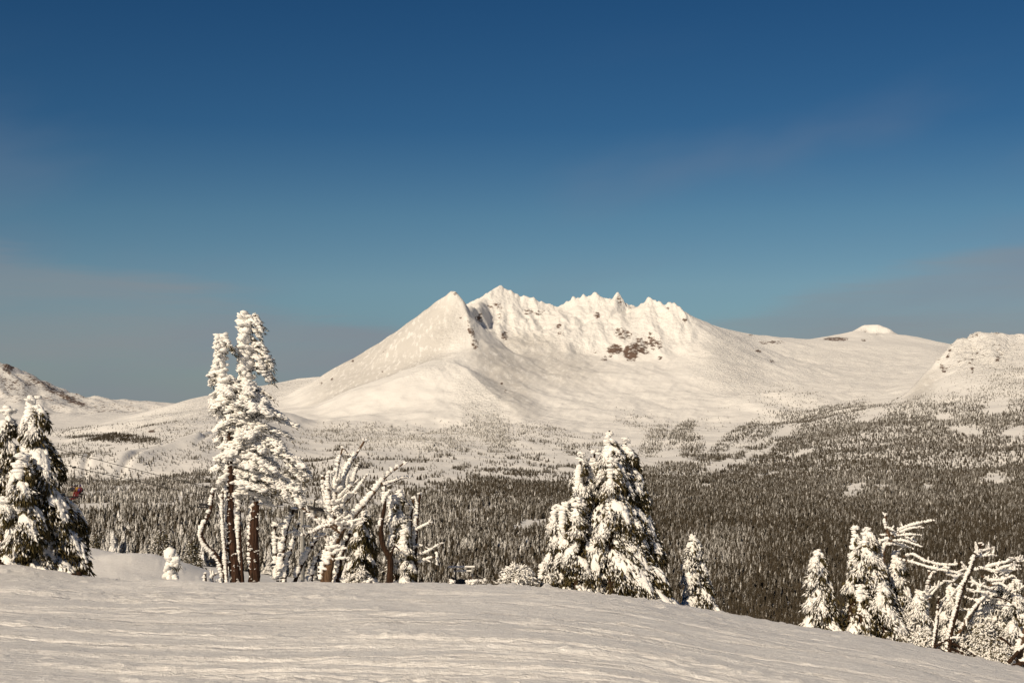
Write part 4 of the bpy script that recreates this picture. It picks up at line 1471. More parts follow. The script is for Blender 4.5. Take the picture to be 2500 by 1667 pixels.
def shrub(root, c, rx, ry, h, n, r, white=.25, spray=.2, dens=46, rime=.055):
    """a snow smothered shrub: arching shoots that bend down over a low dome"""
    for k in range(n):
        ph = r.uniform(0, 2 * np.pi)
        q = r.uniform(.25, 1) ** .6
        tip = c + np.array([math.cos(ph) * rx * q, math.sin(ph) * ry * q, h * (1 - q * q) * r.uniform(.6, 1.1) + .02])
        b = c + np.array([math.cos(ph) * rx * q * .25, math.sin(ph) * ry * q * .25, -.1])
        md = (b + tip) / 2 + UP * (h * .55 * (1 - .4 * q)) + r.normal(0, .05, 3)
        path = smooth_path([b, md, tip], 14)
        A = Acc()
        m = dens
        t = r.uniform(.2, 1, m)
        p = np.stack([np.interp(t, np.linspace(0, 1, 14), path[:, j]) for j in range(3)], 1) + r.normal(0, .05, (m, 3))
        D = unit(unit(tip - b)[None] * .6 - UP * .7 + r.normal(0, .35, (m, 3)))
        sprays(A, p, D, spray * r.uniform(.6, 1.3, m), spray * r.uniform(.14, .28, m), .42 + white + r.normal(0, .2, m), 0, r)
        rime_limb(A, path[4:], np.full(10, .02), np.full(10, rime) * r.uniform(.7, 1.3), .9, .12, 1, r)
        A.build('shoot', [M_NEED, M_RIME], root)


# ------------------------------------------------------------------ the trees along the edge of the run
Z1 = conv(0, 850, 2.49)
Z2 = conv(440, 740, 2.178)
Z3 = conv(640, 1050, 3.824)
Z4 = conv(1180, 1030, 3.2)
Z5 = conv(1900, 1200, 3.408)


def base_at(cv, zx, zy, Y):
    p = P(*cv(zx, zy), Y)
    return np.array([p[0], Y, float(ground(p[0], Y))])


# fir at the left edge
YA = 40.0
ta = thing('mountain_hemlock', 'broad snow laden hemlock with two white tops and dark hanging boughs beside the lift line', 'tree', base_at(Z1, 230, 1390, YA))
fir(ta, [(200, 290, 225, 1380, 150, 420, 0, .06), (40, 365, 60, 1350, 190, 180, .5, .12), (130, 640, 140, 1380, 120, 230, -1.0, .06),
         (-120, 420, -60, 1380, 150, 160, .2, .1), (20, 900, 20, 1360, 120, 140, -1.2, .16)],
    Z1, 2.49, YA, 11, nb=17, dens=175, spray=.20, colr=.21, right_bias=.35, hang=.9, white=-.05, pw=.68)

# firs in the middle
YI = 44.0
ti = thing('mountain_hemlock', 'tallest cascading clump of snow covered hemlocks in the middle of the slope edge', 'tree', base_at(Z4, 950, 1330, YI))
fir(ti, [(985, 68, 940, 1330, 210, 680, 0, .06), (1112, 118, 1100, 1340, 90, 560, .5, .02), (762, 232, 720, 1290, 190, 190, .1, .10), (868, 216, 850, 1290, 70, 90, .4, .10),
         (1005, 275, 1000, 1340, 130, 500, -.7, .04), (572, 642, 520, 1270, 80, 120, 0, .16), (637, 622, 610, 1285, 70, 110, -.2, .12), (735, 585, 730, 1300, 110, 170, -.6, .14),
         (470, 1100, 465, 1275, 40, 60, 0, .2), (1180, 760, 1230, 1370, 120, 340, -.9, .0)],
    Z4, 3.2, YI, 23, nb=17, dens=175, spray=.19, colr=.15, right_bias=.45, hang=.75, white=-.05)

tj = thing('fir', 'small slender frosted fir close beside the tall hemlock clump', 'tree', base_at(Z4, 1690, 1440, 45.5))
fir(tj, [(1635, 870, 1690, 1450, 130, 190, 0, .14)], Z4, 3.2, 45.5, 31, nb=30, dens=130, spray=.19, colr=.10, hang=.5)

tm = thing('shrub', 'low snow bent fir bowed into a white mound on the slope edge', 'shrub', base_at(Z4, 270, 1280, 43.0))
rS = np.random.default_rng(41)
_c = base_at(Z4, 265, 1280, 43.0)
shrub(tm, _c, .60, .5, .80, 40, rS, .25, .17, 50, .05)

# firs at the right
YK = 43.0
tk = thing('fir', 'pointed dark fir with a rounded snow cap, standing alone left of the twin topped fir', 'tree', base_at(Z5, 350, 1140, YK))
fir(tk, [(325, 485, 350, 1150, 130, 230, 0, .10)], Z5, 3.408, YK, 51, nb=34, dens=150, spray=.21, colr=.15, hang=.6, right_bias=.3)
tk2 = thing('fir', 'twin topped snow plastered fir between the pointed dark fir and the bleached snag', 'tree', base_at(Z5, 760, 1200, YK))
fir(tk2, [(735, 290, 740, 1190, 160, 420, 0, .14), (640, 275, 600, 1150, 60, 60, .3, .3), (980, 480, 960, 1230, 90, 260, .6, .18), (850, 760, 900, 1240, 110, 330, -.7, .12), (690, 760, 690, 1170, 110, 110, -.5, .2)],
    Z5, 3.408, YK, 53, nb=20, dens=150, spray=.21, colr=.13, right_bias=.4)


# ------------------------------------------------------------------ the twin trunked tree plastered with rime
rB = np.random.default_rng(61)
YB = 50.0
tb = thing('rimed_tree', 'tallest tree, with twin brown trunks, twin tops and layered rime covered boughs', 'tree', base_at(Z2, 340, 1490, YB))
pT1 = [(292, 1495), (285, 1400), (268, 1250), (262, 1100), (264, 950), (260, 800), (248, 650), (235, 480), (226, 330), (218, 190)]
pT2 = [(393, 1495), (392, 1400), (388, 1250), (396, 1100), (404, 980), (398, 830), (382, 640), (360, 450), (348, 280), (345, 70)]
pT3 = [(332, 1495), (326, 1400), (318, 1280), (318, 1130), (330, 950)]
PB = {}
for nm, pts, dy, r0, r1 in (('a', pT1, .0, 31, 6), ('b', pT2, .5, 33, 6), ('c', pT3, .9, 14, 6)):
    PB[nm] = limb(tb, pts, Z2, YB, (dy, dy), (r0 / 2.178, r1 / 2.178), (9.5 if nm != 'c' else 7, 11.5), M_BARK, bare=(() if nm != 'c' else ((.0, .06),)), name='trunk', r=rB, dense=1.3, gaps=.02, sink=True, jag=.8)

for nm in ('a', 'b'):
    A = Acc()
    pth = PB[nm]
    for k in range(34):
        q = rB.uniform(.02, .42)
        c = np.array([np.interp(q, np.linspace(0, 1, len(pth)), pth[:, j]) for j in range(3)]) + np.array([rB.uniform(-.16, .2), -.2, 0])
        n_ = int(rB.integers(2, 6))
        clump_feathers(A, c, rB.uniform(.025, .06), n_, 0, rB, 1.0)
    A.build('snow_flecks', [M_RIME], tb)['kind'] = 'stuff'

# silhouette of the crown: (row, left, right)
EXT = np.array([(175, 178, 258), (250, 186, 300), (320, 175, 310), (400, 130, 325), (460, 138, 330), (500, 150, 520), (560, 150, 582), (610, 152, 622), (660, 178, 638), (710, 176, 600), (760, 185, 575),
                (810, 188, 570), (860, 172, 600), (905, 188, 660), (950, 190, 690), (1000, 215, 650), (1060, 250, 650)], float)
EXT2 = np.array([(60, 308, 384), (95, 306, 440), (150, 310, 448), (205, 312, 405), (262, 300, 490), (330, 296, 500), (400, 300, 492), (450, 305, 440)], float)


def plate(x0, y0, x1, y1, dy0, dy1, r, wide=.30, n=40, needles=30, up=.12, feather=.105, dark=.25):
    n = int(n * 1.75)
    needles = int(needles * 1.8)
    wide = wide * rB.uniform(.7, 1.25)
    """one rimed bough: a fan of rime feathers laid along an arching branch, needles showing in its lee"""
    a = P(*Z2(x0, y0), YB + dy0)
    b = P(*Z2(x1, y1), YB + dy1)
    m = (a + b) / 2 + UP * up * np.linalg.norm(b - a)
    path = smooth_path([a, m, b], 14)
    tw = np.linspace(0, 1, 14)
    A = Acc()
    tube(A, path, np.linspace(.05, .018, 14), 5, 2, 0, .2, r)
    d = unit(b - a)
    side = unit(np.cross(d, UP))
    t = r.uniform(.12, 1.02, n)
    l = r.normal(0, .55, n)
    wd = wide * np.sin(np.pi * np.clip(.15 + .75 * t, 0, 1))
    c = np.stack([np.interp(t, tw, path[:, k]) for k in range(3)], 1) + side * (l * wd)[:, None] + UP * (.05 - .22 * l * l * wd + r.normal(0, .03, n))[:, None]
    w = unit(WIND * .8 + d * np.sign(d @ WIND + .2) * .35 + side * (l * .3)[:, None] + r.normal(0, .22, (n, 3)) - UP * .06)
    snow_pad(A, path[2:], side, wide * .62 * np.sin(np.pi * np.clip(.15 + .75 * tw[2:], 0, 1)), .10, 1, r, .3)
    F = frame(w, UP)
    feather = feather * .70
    S = np.stack([feather * r.uniform(1.0, 2.4, n), feather * r.uniform(.42, .72, n), feather * r.uniform(.6, 1.1, n)], 1)
    blobs(A, c, S, F, 0, 1, 1.0, r)
    q = r.uniform(.2, 1, needles)
    pc = np.stack([np.interp(q, tw, path[:, k]) for k in range(3)], 1) + side * (r.normal(0, .6, needles) * wide)[:, None] - UP * r.uniform(0, .14, needles)[:, None] + np.array([.06, 0, 0])
    D = unit(d * .5 - UP * .5 + np.array([.35, 0, 0]) + r.normal(0, .4, (needles, 3)))
    sprays(A, pc, D, r.uniform(.10, .24, needles), r.uniform(.010, .024, needles), r.normal(dark, .2, needles), 0, r)
    A.build('bough', [M_NEED, M_RIME, M_DARKW], tb)


def trunk_x(tab, y):
    p = np.array(tab[::-1], float)
    return np.interp(y, p[:, 1], p[:, 0])


# leaders: stacked collars of rime with short stubs
for tab, y0, y1, rad, dy, ext in ((pT1, 185, 560, 38, 0, EXT), (pT2, 66, 520, 44, .5, EXT2)):
    A = Acc()
    yy = np.linspace(y0, y1, 34)
    pth = np.array([P(*Z2(trunk_x(tab, y), y), YB + dy) for y in yy])
    mm = YB / FPX / 2.178
    rime_limb(A, pth, np.full(34, .05), np.linspace(rad * .78, rad * 1.0, 34) * mm * .85, 1.6, 0, 0, rB, 1.1, True)
    for y in yy[::2]:
        clump_feathers(A, P(*Z2(trunk_x(tab, y) - 6 + rB.normal(0, 5), y), YB + dy - .12), rad * mm * .95, 9, 0, rB, .7)
    A.build('rime', [M_RIME], tb)
    for y in np.linspace(y0 + 20, y1, 26):
        L_ = np.interp(y, ext[:, 0], ext[:, 1])
        R_ = np.interp(y, ext[:, 0], ext[:, 2])
        x = trunk_x(tab, y)
        if rB.uniform() < .45:
            x1 = x + (L_ + 6 - x) * rB.uniform(.8, 1.0)
            plate(x, y - 12, x1, y + rB.uniform(0, 22), dy, dy + rB.uniform(-.4, .2), rB, .09, 16, 8, .08, .085)
        else:
            x1 = x + (R_ - 4 - x) * rB.uniform(.8, 1.0)
            plate(x, y - 18, x1, y + rB.uniform(8, 40), dy, dy + rB.uniform(-.45, .2), rB, .10, 18, 34, .22, .08, .32)
# hooked tip and side tufts of the taller leader
plate(365, 85, 446, 150, .5, .45, rB, .08, 20, 10, .45, .055)
plate(372, 250, 490, 345, .5, .3, rB, .20, 40, 20, .45, .085)
plate(372, 300, 470, 420, .5, .1, rB, .22, 40, 30, .35, .085)
plate(380, 330, 495, 410, .5, .7, rB, .2, 36, 20, .3, .085)

# the layered crown below
for k in range(100):
    y = 478 + 56 * int(k / 100 * 11) + rB.normal(0, 9)
    tab, dy = ((pT1, 0.0), (pT2, .5))[int(rB.uniform() < .6)]
    L_ = np.interp(y, EXT[:, 0], EXT[:, 1])
    R_ = np.interp(y, EXT[:, 0], EXT[:, 2])
    x = trunk_x(tab, y)
    x1 = L_ + (R_ - L_) * rB.uniform(0, 1)
    if y > 880 and x1 < 420 and rB.uniform() < .72:
        continue
    reach = 1 - abs((x1 - (L_ + R_) / 2) / max(1, (R_ - L_) / 2))
    dy1 = rB.uniform(-1, 1) * 1.35 * math.sqrt(max(.05, reach))
    plate(x, y - 26, x1, y + rB.uniform(0, 34), dy, dy1, rB, .32, 56, 16, rB.uniform(.06, .2), rB.uniform(.085, .12), .36)
# the low bough sweeping out to the right
for (a, b, c, d, e) in ((400, 780, 600, 835, -.4), (560, 810, 660, 880, -.5), (590, 830, 690, 930, -.3), (560, 850, 650, 950, -.1), (520, 900, 560, 1040, -.4), (540, 940, 640, 1010, -.2), (560, 980, 660, 1060, -.2), (590, 1000, 640, 1080, -.4), (480, 880, 520, 990, -.3), (430, 960, 480, 1010, .2)):
    plate(a, b, c, d, .1, e, rB, .24, 46, 40, .1, .09, .3)

# curved sapling stem beside it
rC = np.random.default_rng(67)
tcs = thing('bent_sapling', 'thin bent stem thickly coated with rime beside the left brown trunk', 'tree', base_at(Z2, 225, 1490, YB + .4))
limb(tcs, [(235, 1495), (222, 1400), (190, 1335), (140, 1285), (112, 1225), (130, 1165), (160, 1100), (180, 985)], Z2, YB + .4, (0, -.3), (6.5, 3), (8.5, 8.0), M_BARK, name='stem', r=rC, dense=1.25, gaps=.0, sink=True, jag=.85)
tcs2 = thing('rimed_sapling', 'straight white rimed stem hugging the left brown trunk', 'tree', base_at(Z2, 250, 1490, YB - .5))
limb(tcs2, [(252, 1495), (240, 1300), (226, 1120), (228, 1000)], Z2, YB - .3, (0, 0), (3.5, 2), (6.5, 6), M_BARK, name='stem', twigs=6, r=rC, dense=1.2, gaps=.02, sink=True)
tcs3 = thing('rimed_stump', 'short rime coated stump at the foot of the bent stem', 'stump', base_at(Z2, 140, 1490, YB - .2))
limb(tcs3, [(136, 1500), (134, 1440)], Z2, YB - .2, (0, 0), (5, 4), (6, 6), M_DARKW, name='stem', r=rC, sink=True)
limb(tcs3, [(176, 1500), (170, 1455), (190, 1440)], Z2, YB - .2, (0, 0), (4, 3), (6.5, 6), M_DARKW, name='stem', twigs=5, r=rC, sink=True)

# ------------------------------------------------------------------ shaded dead trunks behind the twin trunks
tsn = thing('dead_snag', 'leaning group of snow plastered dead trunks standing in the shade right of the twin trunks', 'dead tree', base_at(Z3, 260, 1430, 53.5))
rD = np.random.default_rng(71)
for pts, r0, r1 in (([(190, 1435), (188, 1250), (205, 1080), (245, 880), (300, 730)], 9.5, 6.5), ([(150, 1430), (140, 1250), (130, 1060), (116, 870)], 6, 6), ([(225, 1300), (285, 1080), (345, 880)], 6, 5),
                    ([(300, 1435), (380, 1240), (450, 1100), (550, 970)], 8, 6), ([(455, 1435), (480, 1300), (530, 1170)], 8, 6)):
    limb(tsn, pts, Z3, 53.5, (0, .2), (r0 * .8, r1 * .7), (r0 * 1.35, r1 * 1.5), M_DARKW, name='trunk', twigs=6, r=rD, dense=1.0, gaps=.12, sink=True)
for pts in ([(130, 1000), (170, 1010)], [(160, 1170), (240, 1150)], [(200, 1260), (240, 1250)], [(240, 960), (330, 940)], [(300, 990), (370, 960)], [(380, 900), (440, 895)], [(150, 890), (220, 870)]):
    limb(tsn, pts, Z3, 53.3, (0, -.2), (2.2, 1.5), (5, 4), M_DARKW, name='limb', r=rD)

# ------------------------------------------------------------------ the great dead snag
YD = 48.5
td = thing('dead_snag', 'dead tree spreading bare rime encrusted limbs in all directions beside the lift tower', 'dead tree', base_at(Z3, 610, 1430, YD))
rE = np.random.default_rng(73)
limb(td, [(612, 1435), (625, 1300), (660, 1130), (720, 980), (790, 870), (860, 790), (960, 680), (1060, 555), (1160, 425), (1240, 365), (1330, 300)], Z3, YD, (0, -.5), (13, 2.6), (16, 8.5), M_DEAD, bare=((.0, .08),), name='trunk', twigs=16, r=rE, dense=1.1, gaps=.03, sink=True)
limb(td, [(735, 1010), (735, 850), (742, 680), (760, 520), (790, 400), (835, 300), (895, 200), (962, 95)], Z3, YD, (0, .2), (7, 4), (13, 10), M_DEAD, name='limb', twigs=14, r=rE, dense=1.2, gaps=.05)
limb(td, [(700, 960), (690, 780), (690, 600), (705, 440), (730, 280), (758, 165)], Z3, YD - .2, (0, -.3), (6, 3), (11, 7), M_DEAD, name='limb', twigs=12, r=rE, dense=1.2, gaps=.02)
limb(td, [(690, 900), (650, 740), (630, 580), (625, 400)], Z3, YD - .3, (0, -.2), (7, 4), (10, 9), M_DEAD, name='limb', twigs=6, r=rE, dense=1.2, gaps=.02)
limb(td, [(680, 860), (610, 700), (590, 560), (570, 430)], Z3, YD, (0, .4), (6, 3), (8, 6), M_DEAD, name='limb', twigs=4, r=rE, gaps=.02)
limb(td, [(720, 930), (640, 880), (540, 840), (460, 785), (370, 725)], Z3, YD - .2, (0, -.5), (7, 3.5), (10, 7), M_DEAD, name='limb', twigs=4, r=rE, gaps=.02)
limb(td, [(720, 960), (640, 900), (560, 910), (460, 960), (372, 975)], Z3, YD - .3, (0, -.7), (5, 2.5), (8, 6), M_DEAD, name='limb', twigs=5, r=rE, gaps=.03)
limb(td, [(600, 985), (540, 1000), (495, 1005)], Z3, YD - .4, (0, -.3), (3, 2), (5, 4), M_DEAD, name='limb', r=rE)
limb(td, [(600, 760), (640, 700)], Z3, YD - .1, (0, 0), (5, 4), (8, 8), M_DEAD, name='limb', r=rE)
limb(td, [(760, 620), (850, 500), (880, 400), (912, 315)], Z3, YD - .3, (0, -.3), (5, 2.5), (8, 6), M_DEAD, name='limb', twigs=5, r=rE)
limb(td, [(770, 680), (860, 590), (930, 500), (985, 420)], Z3, YD - .2, (0, -.5), (4, 2), (7, 5), M_DEAD, name='limb', twigs=4, r=rE)
limb(td, [(760, 890), (860, 845), (950, 825)], Z3, YD - .5, (0, -.4), (4, 2.2), (8, 5), M_DEAD, name='limb', twigs=3, r=rE)
limb(td, [(1100, 500), (1200, 490), (1290, 455), (1382, 435)], Z3, YD - .4, (0, .4), (4, 2.2), (6, 5.5), M_DEAD, name='limb', twigs=3, r=rE)
limb(td, [(760, 170), (800, 225)], Z3, YD, (0, 0), (4, 3), (5, 5), M_DEAD, name='limb', r=rE)
limb(td, [(690, 1435), (720, 1250), (770, 1080), (820, 960)], Z3, YD + .5, (0, .3), (8, 6), (10, 8), M_DARKW, name='trunk', twigs=3, r=rE, sink=True)
limb(td, [(560, 1435), (570, 1300), (600, 1150), (660, 1010)], Z3, YD + .2, (0, .1), (7, 6), (9, 9), M_DEAD, name='trunk', twigs=6, r=rE, sink=True)
# dense rimed stubs in its heart
for k in range(52):
    a = (rE.uniform(640, 800), rE.uniform(480, 940))
    limb(td, [a, (a[0] + rE.normal(15, 60), a[1] - rE.uniform(20, 110))], Z3, YD - .2, (0, rE.uniform(-.8, .2)), (2.2, 1.2), (rE.uniform(4.5, 8), rE.uniform(3, 6)), M_DEAD, name='stub', r=rE)
for k in range(10):
    a = (rE.uniform(600, 690), rE.uniform(1000, 1260))
    limb(td, [a, (a[0] + rE.normal(10, 40), a[1] - rE.uniform(-10, 30))], Z3, YD - .5, (0, -.3), (2.5, 1.5), (7, 5), M_DEAD, name='stub', r=rE)

# dark fir in its shade
te = thing('fir', 'dark shaded fir crouching under the great dead snag', 'tree', base_at(Z3, 900, 1430, 51.0))
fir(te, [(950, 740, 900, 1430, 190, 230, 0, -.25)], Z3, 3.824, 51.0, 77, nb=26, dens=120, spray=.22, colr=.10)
tg = thing('shrub', 'snow lumped shrub at the foot of the dark shaded fir', 'shrub', base_at(Z3, 900, 1430, 46.0))
shrub(tg, base_at(Z3, 900, 1430, 46.3), .42, .35, .48, 26, np.random.default_rng(79), .22, .15, 40, .05)

# hooked trunk, rimed fir and poles
th = thing('dead_snag', 'dark hooked dead trunk with a white tip between the shaded fir and the rimed poles', 'dead tree', base_at(Z3, 1190, 1430, 47.5))
rF = np.random.default_rng(83)
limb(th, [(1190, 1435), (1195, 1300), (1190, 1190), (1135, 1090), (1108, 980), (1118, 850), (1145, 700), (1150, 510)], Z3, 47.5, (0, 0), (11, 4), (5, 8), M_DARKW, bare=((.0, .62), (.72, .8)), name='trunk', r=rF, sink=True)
limb(th, [(1200, 1190), (1240, 1080), (1285, 1120)], Z3, 47.5, (0, -.2), (4, 2), (1.5, 1.5), M_DARKW, bare=((0, 1),), name='limb', r=rF)
limb(th, [(1140, 650), (1170, 600), (1200, 560)], Z3, 47.5, (0, -.2), (3, 2), (6, 6), M_DEAD, name='limb', r=rF)
tf = thing('fir', 'narrow flat topped fir packed with rime beside the hooked dead trunk', 'tree', base_at(Z3, 1310, 1430, 48.3))
fir(tf, [(1280, 560, 1320, 1430, 90, 130, 0, .22), (1220, 600, 1260, 1430, 40, 70, -.3, .26), (1330, 880, 1370, 1430, 60, 90, -.4, .24)], Z3, 3.824, 48.3, 89, nb=22, dens=130, spray=.17, colr=.14, hang=.4)
tp = thing('dead_poles', 'pair of tall bare rimed poles with short side branches right of the narrow fir', 'dead tree', base_at(Z3, 1430, 1430, 48.8))
limb(tp, [(1400, 1435), (1395, 1200), (1385, 900), (1412, 635)], Z3, 48.8, (0, 0), (6, 4), (7, 6), M_DEAD, name='trunk', twigs=2, r=rF, sink=True)
limb(tp, [(1430, 1435), (1430, 1150), (1445, 880), (1470, 600)], Z3, 48.6, (0, 0), (8, 4.5), (9, 7), M_DARKW, name='trunk', twigs=3, r=rF, sink=True)
for pts in ([(1440, 930), (1500, 895), (1578, 858)], [(1430, 1165), (1530, 1140), (1620, 1085), (1682, 1055)], [(1440, 1250), (1550, 1195), (1630, 1180)], [(1632, 1120), (1640, 1180), (1636, 1245)], [(1380, 700), (1345, 690)], [(1435, 1080), (1490, 1070)]):
    limb(tp, pts, Z3, 48.5, (0, -.3), (2.6, 1.6), (5.5, 4.5), M_DEAD, name='limb', twigs=1, r=rF)

# ------------------------------------------------------------------ snags and shrubs at the right
YR = 42.0
rG = np.random.default_rng(97)
ts = thing('dead_snag', 'bleached snag with flat tiers of white rimed branches behind the twin topped fir', 'dead tree', base_at(Z5, 890, 1220, YR + 1.2))
limb(ts, [(900, 1230), (890, 900), (880, 560), (890, 470), (925, 385), (905, 270), (897, 190)], Z5, YR + 1.2, (0, 0), (9, 4.5), (8, 7.5), M_DEAD, name='trunk', twigs=4, r=rG, sink=True, gaps=.02)
for pts, w in (([(925, 365), (1040, 310), (1150, 270), (1292, 238)], 6.5), ([(990, 350), (1100, 305), (1200, 300)], 5), ([(950, 372), (1080, 358), (1182, 360)], 5), ([(930, 410), (1050, 408), (1120, 430), (1184, 452)], 6), ([(900, 440), (1010, 440), (1120, 470)], 6),
               ([(905, 360), (860, 362)], 5), ([(890, 400), (846, 402)], 5), ([(890, 465), (850, 470)], 5), ([(920, 300), (960, 320)], 5), ([(1040, 365), (1120, 405)], 4), ([(1080, 400), (1130, 395)], 4)):
    limb(ts, pts, Z5, YR + 1.1, (0, rG.uniform(-.6, .3)), (2.6, 1.5), (w, w * .75), M_DEAD, name='limb', twigs=2, r=rG, gaps=.02, dense=1.2, twl=.16)
for pts in ([(1040, 540), (1130, 520), (1230, 570), (1350, 600), (1460, 606), (1530, 588)], [(1000, 560), (1070, 575), (1200, 610), (1300, 640), (1440, 660), (1552, 682)], [(1380, 650), (1440, 690), (1520, 690)], [(1340, 640), (1420, 630)]):
    limb(ts, pts, Z5, YR + 1.0, (0, -.6), (2.6, 1.6), (6, 5), M_DEAD, name='limb', twigs=4, r=rG, gaps=.02, dense=1.2, twl=.18)

ts2 = thing('dead_snag', 'slanting snag with bare dark wood and rime on its left, near the right edge', 'dead tree', base_at(Z5, 1430, 1200, YR))
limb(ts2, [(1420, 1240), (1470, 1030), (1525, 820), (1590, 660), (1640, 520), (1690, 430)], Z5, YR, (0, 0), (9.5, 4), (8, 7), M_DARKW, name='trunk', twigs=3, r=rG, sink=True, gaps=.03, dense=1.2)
for pts, w in (([(1640, 505), (1700, 490), (1785, 465)], 5.5), ([(1625, 545), (1720, 535), (1808, 530)], 5.5), ([(1660, 490), (1665, 520)], 4), ([(1590, 660), (1680, 640), (1780, 615), (1880, 590), (1990, 550)], 7), ([(1980, 555), (2010, 575), (2060, 570)], 5), ([(1590, 650), (1540, 630)], 5),
               ([(1700, 640), (1830, 660), (1950, 650), (2015, 635)], 6), ([(1690, 700), (1800, 740), (1900, 720), (1960, 700)], 6), ([(1560, 760), (1500, 800), (1430, 880)], 5), ([(1600, 700), (1650, 760), (1760, 800)], 6), ([(1580, 720), (1520, 690), (1440, 770)], 5), ([(1800, 660), (1900, 620), (2000, 610)], 5),
               ([(1560, 820), (1680, 830), (1800, 850)], 6), ([(1750, 780), (1850, 760), (1960, 820), (2060, 780)], 5), ([(1540, 860), (1640, 900), (1740, 880)], 5), ([(1700, 860), (1800, 880), (1900, 900), (1960, 930)], 4)):
    limb(ts2, pts, Z5, YR + .1, (0, rG.uniform(-.7, .7)), (2.8, 1.6), (w, w * .75), M_DEAD, name='limb', twigs=7, r=rG, gaps=.03, dense=1.15, twl=.22)

ts3 = thing('rimed_post', 'forked white rimed stem standing between the twin topped fir and the slanting snag', 'dead tree', base_at(Z5, 1250, 1150, YR + .8))
limb(ts3, [(1250, 1160), (1248, 1000), (1250, 820), (1254, 660)], Z5, YR + .8, (0, 0), (5, 3.5), (8, 7), M_DEAD, name='trunk', twigs=6, r=rG, sink=True, gaps=.0)
limb(ts3, [(1252, 760), (1275, 700), (1295, 668)], Z5, YR + .8, (0, -.1), (3, 2.5), (7, 6), M_DEAD, name='limb', r=rG)
limb(ts3, [(1130, 838), (1250, 830), (1330, 770)], Z5, YR + .6, (0, -.2), (2, 1.5), (5, 4.5), M_DEAD, name='limb', twigs=4, r=rG)
limb(ts3, [(1250, 900), (1300, 820), (1380, 740)], Z5, YR + .7, (0, .3), (2, 1.5), (5, 4.5), M_DEAD, name='limb', twigs=4, r=rG)
tst = thing('stump', 'broken brown stump with rime on its left face, below the forked white stem', 'stump', base_at(Z5, 1320, 1230, YR - .4))
limb(tst, [(1300, 1260), (1318, 1120), (1332, 1000), (1338, 880)], Z5, YR - .4, (0, 0), (7, 3), (7, 3.5), M_DARKW, name='trunk', twigs=3, r=rG, sink=True)

tln = thing('leaning_snag', 'long pale limb leaning up to the right over the snowy shrubs', 'dead tree', base_at(Z5, 1560, 1130, YR - .2))
limb(tln, [(1500, 1180), (1620, 990), (1760, 840), (1880, 720), (1960, 640)], Z5, YR - .1, (0, .4), (5, 2.5), (7, 6), M_DEAD, name='trunk', twigs=12, r=rG, sink=False, gaps=.03)
limb(tln, [(1780, 870), (1880, 890), (1950, 930)], Z5, YR, (0, -.2), (3, 1.5), (3, 2), M_DARKW, name='limb', r=rG, bare=((.2, .9),))

rH = np.random.default_rng(101)
for (zx, zy, dz, rx, ry, h, n, lab) in ((1700, 1010, .35, .55, .5, 1.05, 60, 'tall frosted shrub under the slanting snag'), (1900, 1000, .5, .6, .5, 1.2, 60, 'tall frosted shrub at the right edge under the long bare limbs'),
                                       (1760, 1240, -.3, .55, .4, .55, 44, 'low snow caked shrub hanging over the dark hollow'), (1600, 1150, .3, .5, .4, .6, 40, 'snow caked shrub behind the broken brown stump'),
                                       (1880, 1320, -.5, .4, .35, .42, 36, 'lowest snow caked shrub beside the fallen log at the right edge'), (1180, 1180, -.2, .4, .35, .5, 36, 'drooping frosted shrub at the foot of the twin topped fir'), (1980, 1180, .1, .5, .4, .8, 44, 'frosted shrub behind the big brown stump')):
    c = P(*Z5(zx, zy), YR + dz)
    c[2] = min(c[2], float(ground(c[0], c[1])) + (.25 if zy < 1060 else .0))
    o = thing('shrub', lab, 'shrub', [c[0], c[1], float(ground(c[0], c[1]))])
    shrub(o, c, rx, ry, h, n, rH, .12, .17, 46, .05)

for (stems, dz, sd, lab, wh) in (([(1800, 720, 1790, 1330, 190, 230, 0, .16), (1700, 820, 1690, 1330, 150, 160, .3, .16)], .9, 201, 'frosted drooping fir behind the slanting snag', .04), ([(1960, 700, 1970, 1380, 170, 220, 0, .16)], .3, 203, 'frosted drooping fir cut by the right edge', .04),
                                   ([(1160, 800, 1170, 1250, 110, 130, 0, .2)], .6, 205, 'slight frosted fir between the twin topped fir and the forked stem', .06), ([(1420, 760, 1420, 1250, 120, 130, 0, .2)], 1.2, 207, 'frosted fir hidden behind the slanting snag and the broken stump', .06)):
    o = thing('fir', lab, 'tree', base_at(Z5, stems[0][2], 1300, YR + dz))
    fir(o, stems, Z5, 3.408, YR + dz, sd, nb=26, dens=120, spray=.17, colr=.08, hang=.5, white=wh, droop=.6)

tl = thing('fallen_log', 'dark fallen log with a snowy top lying before the hollow at the right', 'log', base_at(Z5, 1340, 1290, YR - 1.2))
limb(tl, [(1280, 1308), (1340, 1270), (1400, 1232), (1470, 1215), (1535, 1212)], Z5, YR - 1.3, (0, .3), (3, 1.5), (3, 4), M_DARKW, bare=((0, .55),), name='trunk', twigs=2, r=rG)
tl2 = thing('fallen_logs', 'snow streaked dark logs lying in the hollow under the low shrub', 'log', base_at(Z5, 1500, 1330, YR - .6))
for pts in ([(1420, 1300), (1500, 1330), (1620, 1390)], [(1450, 1260), (1540, 1310), (1650, 1370)], [(1340, 1310), (1380, 1330), (1420, 1345)]):
    limb(tl2, pts, Z5, YR - .9, (0, .2), (5, 4), (3, 3), M_DARKW, name='trunk', r=rG, dense=.6, gaps=.4)
tst2 = thing('stump', 'big torn brown stump at the lower right edge', 'stump', base_at(Z5, 2000, 1470, YR - 1.6))
limb(tst2, [(1975, 1480), (2000, 1360), (2030, 1240), (2060, 1140)], Z5, YR - 1.6, (0, 0), (15, 9), (10, 9), M_DEAD, name='trunk', twigs=2, r=rG, sink=True)
